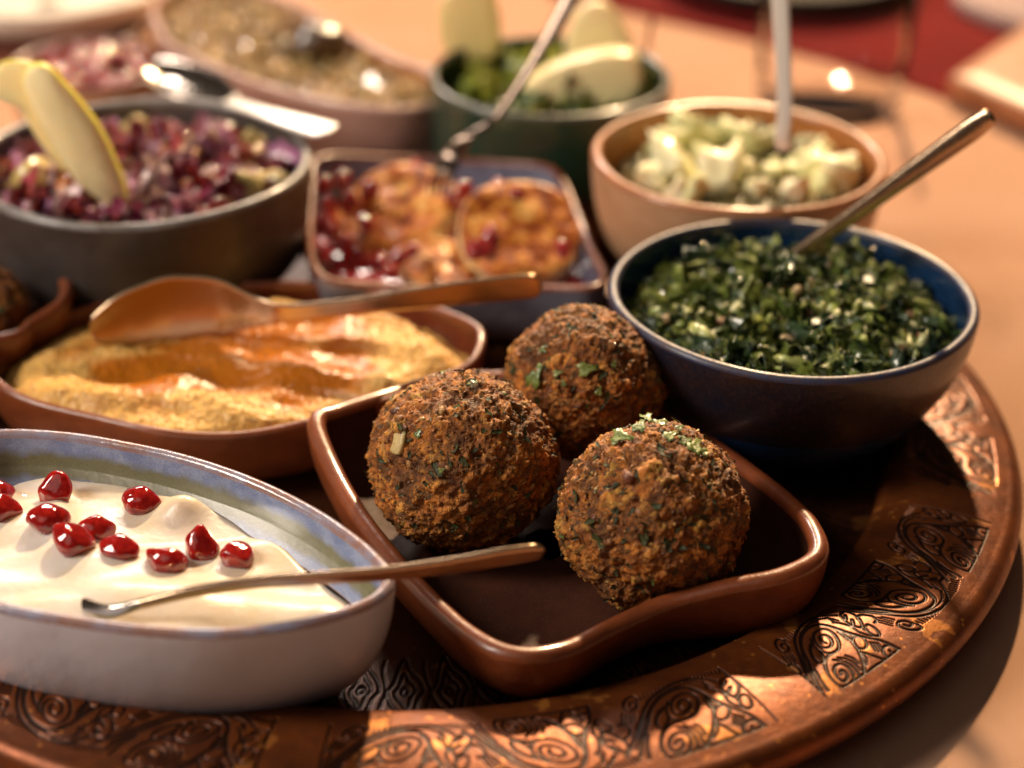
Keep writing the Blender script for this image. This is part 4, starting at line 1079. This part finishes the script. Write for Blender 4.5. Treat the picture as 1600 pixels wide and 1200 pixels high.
# red salad
rg = np.random.default_rng(61)
rs = thing('red_salad', 'shiny red pepper and tomato salad in the small bowl behind the apple slices', 'salad', (RD.c[0], RD.c[1], 1.0))
rh = lambda x, y, s=None: 0.15 + 0.2 * noise(xyz(x * 0.5, y * 0.5), 17)
bed('salad_bed', RD, 1.7, rh, FOOD_WET, (0.18, 0.02, 0.012), rs)
TV = variants('tomato_piece', [blob_variant(i + 30, 2, 0.3) for i in range(4)], SEED, [(0.4, 0.02, 0.01)])
scatter(rs, 'tomato_piece', TV, 60, RD, 1.9, rh, 0.30, 0.60, rg, 0.4, 0.9)

# ------------------------------------------------------------------ grilled cheese
def m_grill():
    n = N('grilled_cheese')
    side = n.attr('side')
    c = n.ramp(n.noise(1.3, 5, 0.6, dist=0.3), [(0.34, (0.07, 0.012, 0.004)), (0.48, (0.42, 0.09, 0.010)), (0.58, (0.66, 0.27, 0.035)), (0.74, (0.82, 0.60, 0.22))])
    c = n.mix(side, c, (0.80, 0.66, 0.36))
    return n.bsdf(col=c, rough=0.5, spec=0.3, coat=0.1, coatr=0.1, sss=0.1, sssr=(0.01, 0.005, 0.002), ssss=0.5, normal=n.bump(n.noise(2.2, 4), 0.08))
GRILL = m_grill()
def cheese_slice(centre, r, thick, nrm, seed, label):
    nr_, na_ = 30, 110
    a = np.linspace(0, 2 * np.pi, na_, endpoint=False)
    prof = [(s, 0) for s in np.linspace(0, 0.9, 22)] + [(0.955, -0.03), (0.99, -0.12), (1.0, -0.28), (1.0, -0.6), (0.99, -0.88), (0.95, -0.98), (0.5, -1.0), (0.0, -1.0)]
    rr = np.array([p[0] for p in prof])[:, None] * r * (1 + 0.06 * noise(xyz(np.cos(a) * 1.3, np.sin(a) * 1.3, seed), seed))[None]
    x = rr * np.cos(a); y = rr * np.sin(a); z = np.broadcast_to(np.array([p[1] for p in prof])[:, None] * thick, x.shape).copy()
    top = np.zeros(x.shape); top[:23] = 1
    z += top * (0.16 * fbm(xyz(x.ravel() * 1.1 + seed, y.ravel() * 1.1), 4, seed).reshape(x.shape))
    V = np.stack([x, y, z], -1).reshape(-1, 3) @ frame_from(nrm, 0).T + np.array(centre)
    side = np.repeat(np.array([0.0] * 23 + [0.6] + [1.0] * (len(prof) - 24)), na_)
    o = obj('cheese_slice', V, grid_faces(len(prof), na_), GRILL, None, origin=centre, attrs={'side': side})
    return tagit(o, label, 'grilled cheese', 'grilled cheese slices in the square dish')
cheese_slice(P(815, 360, 3.2), 2.65, 1.0, (0.10, -0.52, 0.85), 3, 'round grilled cheese slice at the right, its pale cut edge facing left')
cheese_slice(P(618, 322, 3.1), 2.75, 1.1, (-0.25, -0.35, 0.9), 9, 'charred cheese slice at the left under the fork')
cheese_slice(P(690, 410, 2.3), 1.6, 0.8, (0.1, -0.3, 0.95), 15, 'small golden cheese piece between the two large slices at the front')
sc_ = thing('red_sauce', 'dark red pomegranate syrup pooled under the grilled cheese', 'sauce', (CD.c[0], CD.c[1], 1.0))
o_ = bed('sauce_pool', CD, 1.5, lambda x, y, s=None: 0.15 * noise(xyz(x * 0.8, y * 0.8), 18), SEED, (0.2, 0.02, 0.01), sc_)
rg = np.random.default_rng(67)
cspots = [(507, 290, 2.9), (536, 282, 2.9), (512, 322, 2.9), (505, 350, 2.6), (520, 365, 2.5), (540, 385, 2.4), (562, 400, 2.3), (590, 410, 2.3), (622, 405, 2.4), (645, 395, 2.5), (648, 268, 3.4), (545, 318, 3.3),
          (700, 300, 3.6), (722, 300, 3.5), (710, 318, 3.5), (780, 290, 4.0), (808, 305, 4.1), (765, 372, 4.0), (880, 390, 3.5), (745, 392, 3.5), (575, 300, 3.6), (610, 425, 2.4), (572, 350, 3.4)]
for i, (px, py, z) in enumerate(cspots):
    o = link('pomegranate_seed', SEEDS[i % 6], None, P(px, py, z), tuple(rg.uniform(0, 6, 3)), rg.uniform(0.36, 0.5))
    tagit(o, 'glossy pomegranate seed in the sauce round the grilled cheese', 'pomegranate seed', 'pomegranate seeds in the grilled cheese dish')

# ------------------------------------------------------------------ cutlery
def blade(name_parts, pts, widths, depths, side, thick, m, root, split=None, n=140, m2=None, round_=0.0):
    """sweep along pts; widths/depths per control point; side = width direction(s)"""
    C_ = spline(np.array(pts, float), n); k = len(pts)
    seg = np.r_[0, np.cumsum(np.linalg.norm(np.diff(np.array(pts, float), axis=0), axis=1))]; tt = np.linspace(0, seg[-1], n)
    W_ = np.interp(tt, seg, widths); Dp = np.interp(tt, seg, depths)
    W_ = np.convolve(np.r_[[W_[0]] * 3, W_, [W_[-1]] * 3], np.ones(7) / 7, 'valid')
    e = np.minimum(tt, seg[-1] - tt)
    W_ = W_ * np.sqrt(np.clip(1 - (1 - np.clip(e / (W_.max() * 0.5 if depths[0] == 0 else 0.45), 0, 1)) ** 2, 0.002, 1)) if True else W_
    sd = np.array(side, float)
    if sd.ndim == 1: sd = np.tile(sd, (k, 1))
    Sd = np.stack([np.interp(tt, seg, sd[:, i]) for i in range(3)], 1)
    T = np.gradient(C_, axis=0); T /= np.linalg.norm(T, axis=1)[:, None]
    Sd = Sd - T * (Sd * T).sum(1)[:, None]; Sd /= np.linalg.norm(Sd, axis=1)[:, None]
    U = np.cross(T, Sd)
    js = np.linspace(-1, 1, 17)
    top = [C_ + Sd * (W_ * j)[:, None] + U * ((-Dp * (1 - j * j)) + thick * 0.5 * math.sqrt(max(0, 1 - abs(j) ** (2 if round_ else 6))))[:, None] for j in js]
    bot = [C_ + Sd * (W_ * j)[:, None] + U * ((-Dp * (1 - j * j)) - thick * 0.5 * math.sqrt(max(0, 1 - abs(j) ** (2 if round_ else 6))))[:, None] for j in js[::-1][1:-1]]
    G = np.stack(top + bot, 1)      # n x 32 x 3
    nc = G.shape[1]
    G[0] = G[0].mean(0); G[-1] = G[-1].mean(0)
    if split is None:
        obj(name_parts[0], G.reshape(-1, 3), grid_faces(n, nc), m, root)
    else:
        s = int(split * n)
        obj(name_parts[0], G[:s + 1].reshape(-1, 3), grid_faces(s + 1, nc), m, root)
        obj(name_parts[1], G[s:].reshape(-1, 3), grid_faces(n - s, nc), m2 or m, root)

# spoon in the yogurt: bowl at the left, handle over both rims
pts = [P(-95, 934, 2.8), P(-40, 938, 2.8), P(40, 944, 2.85), P(120, 954, 3.2), P(170, 957, 3.8), P(220, 944, 4.15), P(300, 925, 4.6), P(400, 910, 4.95), P(500, 903, 5.1), P(600, 896, 5.15), P(700, 884, 5.25), P(790, 869, 5.35), P(852, 860, 5.4)]
t = thing('spoon', 'steel spoon lying in the yogurt with its handle reaching over the falafel dish', 'spoon', pts[8])
blade(('spoon_bowl', 'handle'), pts, [0.5, 0.8, 0.8, 0.5, 0.22, 0.16, 0.18, 0.20, 0.22, 0.25, 0.29, 0.32, 0.28], [0.2, 0.45, 0.5, 0.3, 0.05, 0, 0, 0, 0, 0, 0, 0, 0],
      [(0, -0.5, -0.85)] * 4 + [(0, -0.4, -0.85)] + [(0, 0.12, -0.99)] * 8, 0.20, STEEL, t, split=0.38, m2=BRASS_STEEL)

# serving spoon in the hummus
pts = [P(140, 522, 3.3), P(200, 500, 3.6), P(270, 484, 3.8), P(340, 480, 3.9), P(395, 486, 4.0), P(450, 489, 4.2), P(560, 478, 4.6), P(700, 460, 5.0), P(800, 450, 5.2), P(848, 446, 5.3)]
t = thing('serving_spoon', 'wide serving spoon resting on its side in the hummus, handle pointing right', 'spoon', pts[6])
blade(('spoon_bowl', 'handle'), pts, [0.5, 1.15, 1.42, 1.2, 0.62, 0.36, 0.36, 0.46, 0.52, 0.46], [0.1, 0.22, 0.28, 0.2, 0.1, 0.02, 0, 0, 0, 0],
      [(0.1, 0.05, 1.0)] * 5 + [(0, 0.08, 1.0)] * 5, 0.15, BRASS_STEEL, t, split=0.36)

# spoon in the kale
a, b = np.array(P(1215, 420, 5.0)), np.array(P(1552, 178, 12.2))
pts = [a + (b - a) * s for s in (0, 0.12, 0.3, 0.5, 0.7, 0.9, 1.0)]
t = thing('spoon', 'spoon with a long handle slanting up to the right out of the kale salad', 'spoon', pts[3])
blade(('handle',), pts, [0.30, 0.30, 0.30, 0.33, 0.38, 0.42, 0.32], [0.0] * 7, (0.75, -0.55, -0.6), 0.30, BRASS_STEEL, t, round_=1)

# fork in the cheese
pts = [P(684, 306, 4.2), P(692, 274, 4.8), PY(705, 245, 70.5), PY(735, 212, 70.6), PY(770, 188, 71.2), PY(800, 150, 71.5), PY(835, 95, 72.0), PY(865, 45, 72.5), PY(892, -5, 73), PY(905, -40, 73.4)]
t = thing('fork', 'fork stuck in the left cheese slice, its thin bent handle rising past the green pot', 'fork', pts[3])
blade(('neck_and_handle',), [P(694, 272, 4.9)] + pts[2:], [0.55, 0.52, 0.24, 0.17, 0.20, 0.26, 0.34, 0.40, 0.42], [0] * 9, (1, -0.35, 0.15), 0.17, DARK_STEEL, t, round_=1)
for j in (-0.36, -0.12, 0.12, 0.36):
    q = np.array(pts[:3]) + np.array([j, 0, 0])[None] * np.array([[1], [1], [1]]); q[2, 0] -= j * 0.25
    blade(('tine',), q, [0.07, 0.09, 0.10], [0] * 3, (1, 0, 0), 0.10, DARK_STEEL, t, n=20, round_=1)

# bright spoon handle in the potato salad
SATIN = N('satin_steel').bsdf(col=(0.90, 0.87, 0.82), rough=0.42, metal=0.35, coat=0.5)
pts = [PY(1226, 236, 67.0), PY(1222, 215, 67.0), PY(1226, 180, 67.1), PY(1225, 120, 67.4), PY(1222, 60, 67.7), PY(1219, 0, 68), PY(1216, -50, 68.2)]
t = thing('spoon', 'bright steel handle standing upright in the potato salad', 'spoon', pts[2])
blade(('handle',), pts, [0.32, 0.32, 0.30, 0.32, 0.34, 0.36, 0.38], [0] * 7, (0.9, -0.4, 0), 0.16, SATIN, t)

# spoon lying across the grey bowl's rim
pts = [P(228, 105, 5.6), P(262, 112, 5.5), P(300, 130, 5.6), P(335, 148, 5.9), P(365, 160, 6.3), P(410, 175, 6.6), P(460, 190, 6.7), P(500, 201, 6.75), P(517, 206, 6.8)]
t = thing('spoon', 'shiny spoon with a white-lit flat handle lying across the back rim of the grey bowl', 'spoon', pts[4])
blade(('spoon_bowl', 'handle'), pts, [0.6, 1.3, 1.5, 1.0, 0.35, 0.45, 0.62, 0.70, 0.6], [0.25, 0.5, 0.55, 0.3, 0.05, 0, 0, 0, 0], (0.6, 0.8, 0.12), 0.16, STEEL, t, split=0.48, m2=SATIN)

# pick in the pot
pts = [PY(1003, 122, 84.6), PY(1010, 80, 84.6), PY(1018, 35, 84.6), PY(1021, 24, 84.6)]
t = thing('cocktail_pick', 'thin bamboo pick standing at the right of the green pot', 'pick', pts[0])
blade(('shaft',), pts, [0.10, 0.10, 0.16, 0.24], [0] * 4, (1, 0, 0), 0.16, m_food('pick', 0.4, 0.3, 0), t, n=30, round_=1)
t.children[0].data.attributes.new('tint', 'FLOAT_COLOR', 'POINT').data.foreach_set('color', np.tile(np.array([0.45, 0.2, 0.12, 1], np.float32), len(t.children[0].data.vertices)))

# ------------------------------------------------------------------ glass of water
def m_glass(name, col=(1, 1, 1), ior=1.45):
    n = N(name)
    g = n.node('BsdfTransparent', None, {'Color': (*col, 1)})
    gl = n.node('BsdfGlossy', None, {'Color': (1, 1, 1, 1), 'Roughness': 0.02})
    fr = n.node('Fresnel', None, {'IOR': ior})
    mx = n.node('MixShader', None, {0: fr.outputs[0], 1: g.outputs[0], 2: gl.outputs[0]})
    n.t.links.new(mx.outputs[0], n.out.inputs[0]); return n.m
g0 = P(1292, 168, -0.98)
t = thing('water_glass', 'clear tumbler half full of water standing behind the potato salad', 'glass', g0)
a = np.linspace(0, 2 * np.pi, 96, endpoint=False)
prof = [(0, 0), (3.4, 0), (3.75, 0.12), (3.9, 0.5), (4.15, 4), (4.4, 9.5), (4.35, 9.6), (4.28, 9.5), (4.03, 4), (3.75, 1.0), (3.3, 0.75), (0, 0.7)]
V = np.vstack([np.stack([g0[0] + r_ * np.cos(a), g0[1] + r_ * np.sin(a), g0[2] + 0.02 + z + 0 * a], 1) for r_, z in prof])
obj('tumbler', V, grid_faces(len(prof), 96), m_glass('clear_glass', (1.0, 0.99, 0.99), 1.06), t)
prof = [(0, 0.80), (3.25, 0.85), (3.68, 1.08), (3.96, 4), (4.0, 4.6), (3.9, 4.62), (0, 4.62)]
V = np.vstack([np.stack([g0[0] + r_ * np.cos(a), g0[1] + r_ * np.sin(a), g0[2] + 0.03 + z + 0 * a], 1) for r_, z in prof])
obj('water', V, grid_faces(len(prof), 96), m_glass('water', (1, 1, 1), 1.05), t)

# ------------------------------------------------------------------ far end of the table
def sheet(name, pts, thick, m, nseg=120, lab=None, cat=None, soft=0.0):
    q = spline(np.array(pts, float), nseg, closed=True) if soft else np.vstack([np.linspace(pts[i], pts[(i + 1) % len(pts)], nseg // len(pts), endpoint=False) for i in range(len(pts))])
    c = q.mean(0); up = np.array([0, 0, thick]); e = min(0.15, thick * 0.4)
    def ins(d): 
        v = q - c; l = np.linalg.norm(v, axis=1)[:, None]; return c + v * (1 - d / l)
    rings = [c + (q - c) * 0.0 + up, c + (q - c) * 0.6 + up, ins(e) + up, ins(e * 0.3) + up * 0.9, q + up * 0.7, q, c + (q - c) * 0]
    o = obj(name, np.vstack(rings), grid_faces(len(rings), len(q), flip=True), m, None, origin=tuple(c))
    return tagit(o, lab, cat)
a_, b_, c_, d_ = P(860, -8, -0.97), P(1175, 64, -0.97), P(1440, 142, -0.97), P(1760, 262, -0.97)
sheet('table_runner', [a_, b_, c_, d_, (d_[0] + 45, d_[1] + 30, -0.97), (60, 190, -0.97), (-10, 190, -0.97)], 0.18, RED_CLOTH, 210, 'dark red cloth runner across the far end of the table', 'cloth')
WOOD = m_clay('oiled_wood', (0.42, 0.17, 0.07), (0.30, 0.11, 0.045), 0.45, 0.15, 0.7)
q = [P(1480, 152, -0.75), P(1610, 212, -0.75), P(1760, 150, -0.75), P(1610, 62, -0.75)]
sheet('wooden_board', q, 1.3, WOOD, 120, 'wooden serving board on the red runner at the right edge', 'board')
PLATE = m_clay('slate_glaze', (0.018, 0.018, 0.017), (0.03, 0.026, 0.022), 0.5, 0.0, 0.5, None, 0.0, 0.1)
WPLATE = m_clay('cream_glaze', (0.80, 0.74, 0.66), (0.72, 0.64, 0.54), 0.3, 0.4, 0.5)
def plate(px, py, r, z0, h, m_in, m_rim, label):
    c = P(px, py, z0 + h)
    Dd = Dish(circle(c[0], c[1], r, z0 + h, n=120), z0 + 0.35 * h, 0.68, z0, 0.6, 0.14, p_in=0.9, p_out=0.9)
    t = thing('plate', label, 'plate', (c[0], c[1], z0)); Dd.build(t, m_in, m_rim, m_in); return c
plate(1230, -62, 8.4, -0.75, 1.6, PLATE, PLATE, 'dark slate-coloured plate on the red runner at the top edge')
plate(70, -32, 7.2, -0.95, 2.4, WPLATE, WPLATE, 'cream plate at the top left corner')
plate(50, 34, 6.8, -0.97, 0.9, TERRA_RED, TERRA, 'reddish clay plate in front of the cream plate at the top left')
NAP = m_cloth('pink_linen', (0.66, 0.50, 0.47), (0.60, 0.42, 0.40))
sheet('napkin', [P(1490, 8, -0.7), P(1640, 55, -0.7), P(1780, -20, -0.7), P(1560, -60, -0.7)], 0.8, NAP, 80, 'pale pink folded napkin at the top right corner', 'napkin', soft=1)
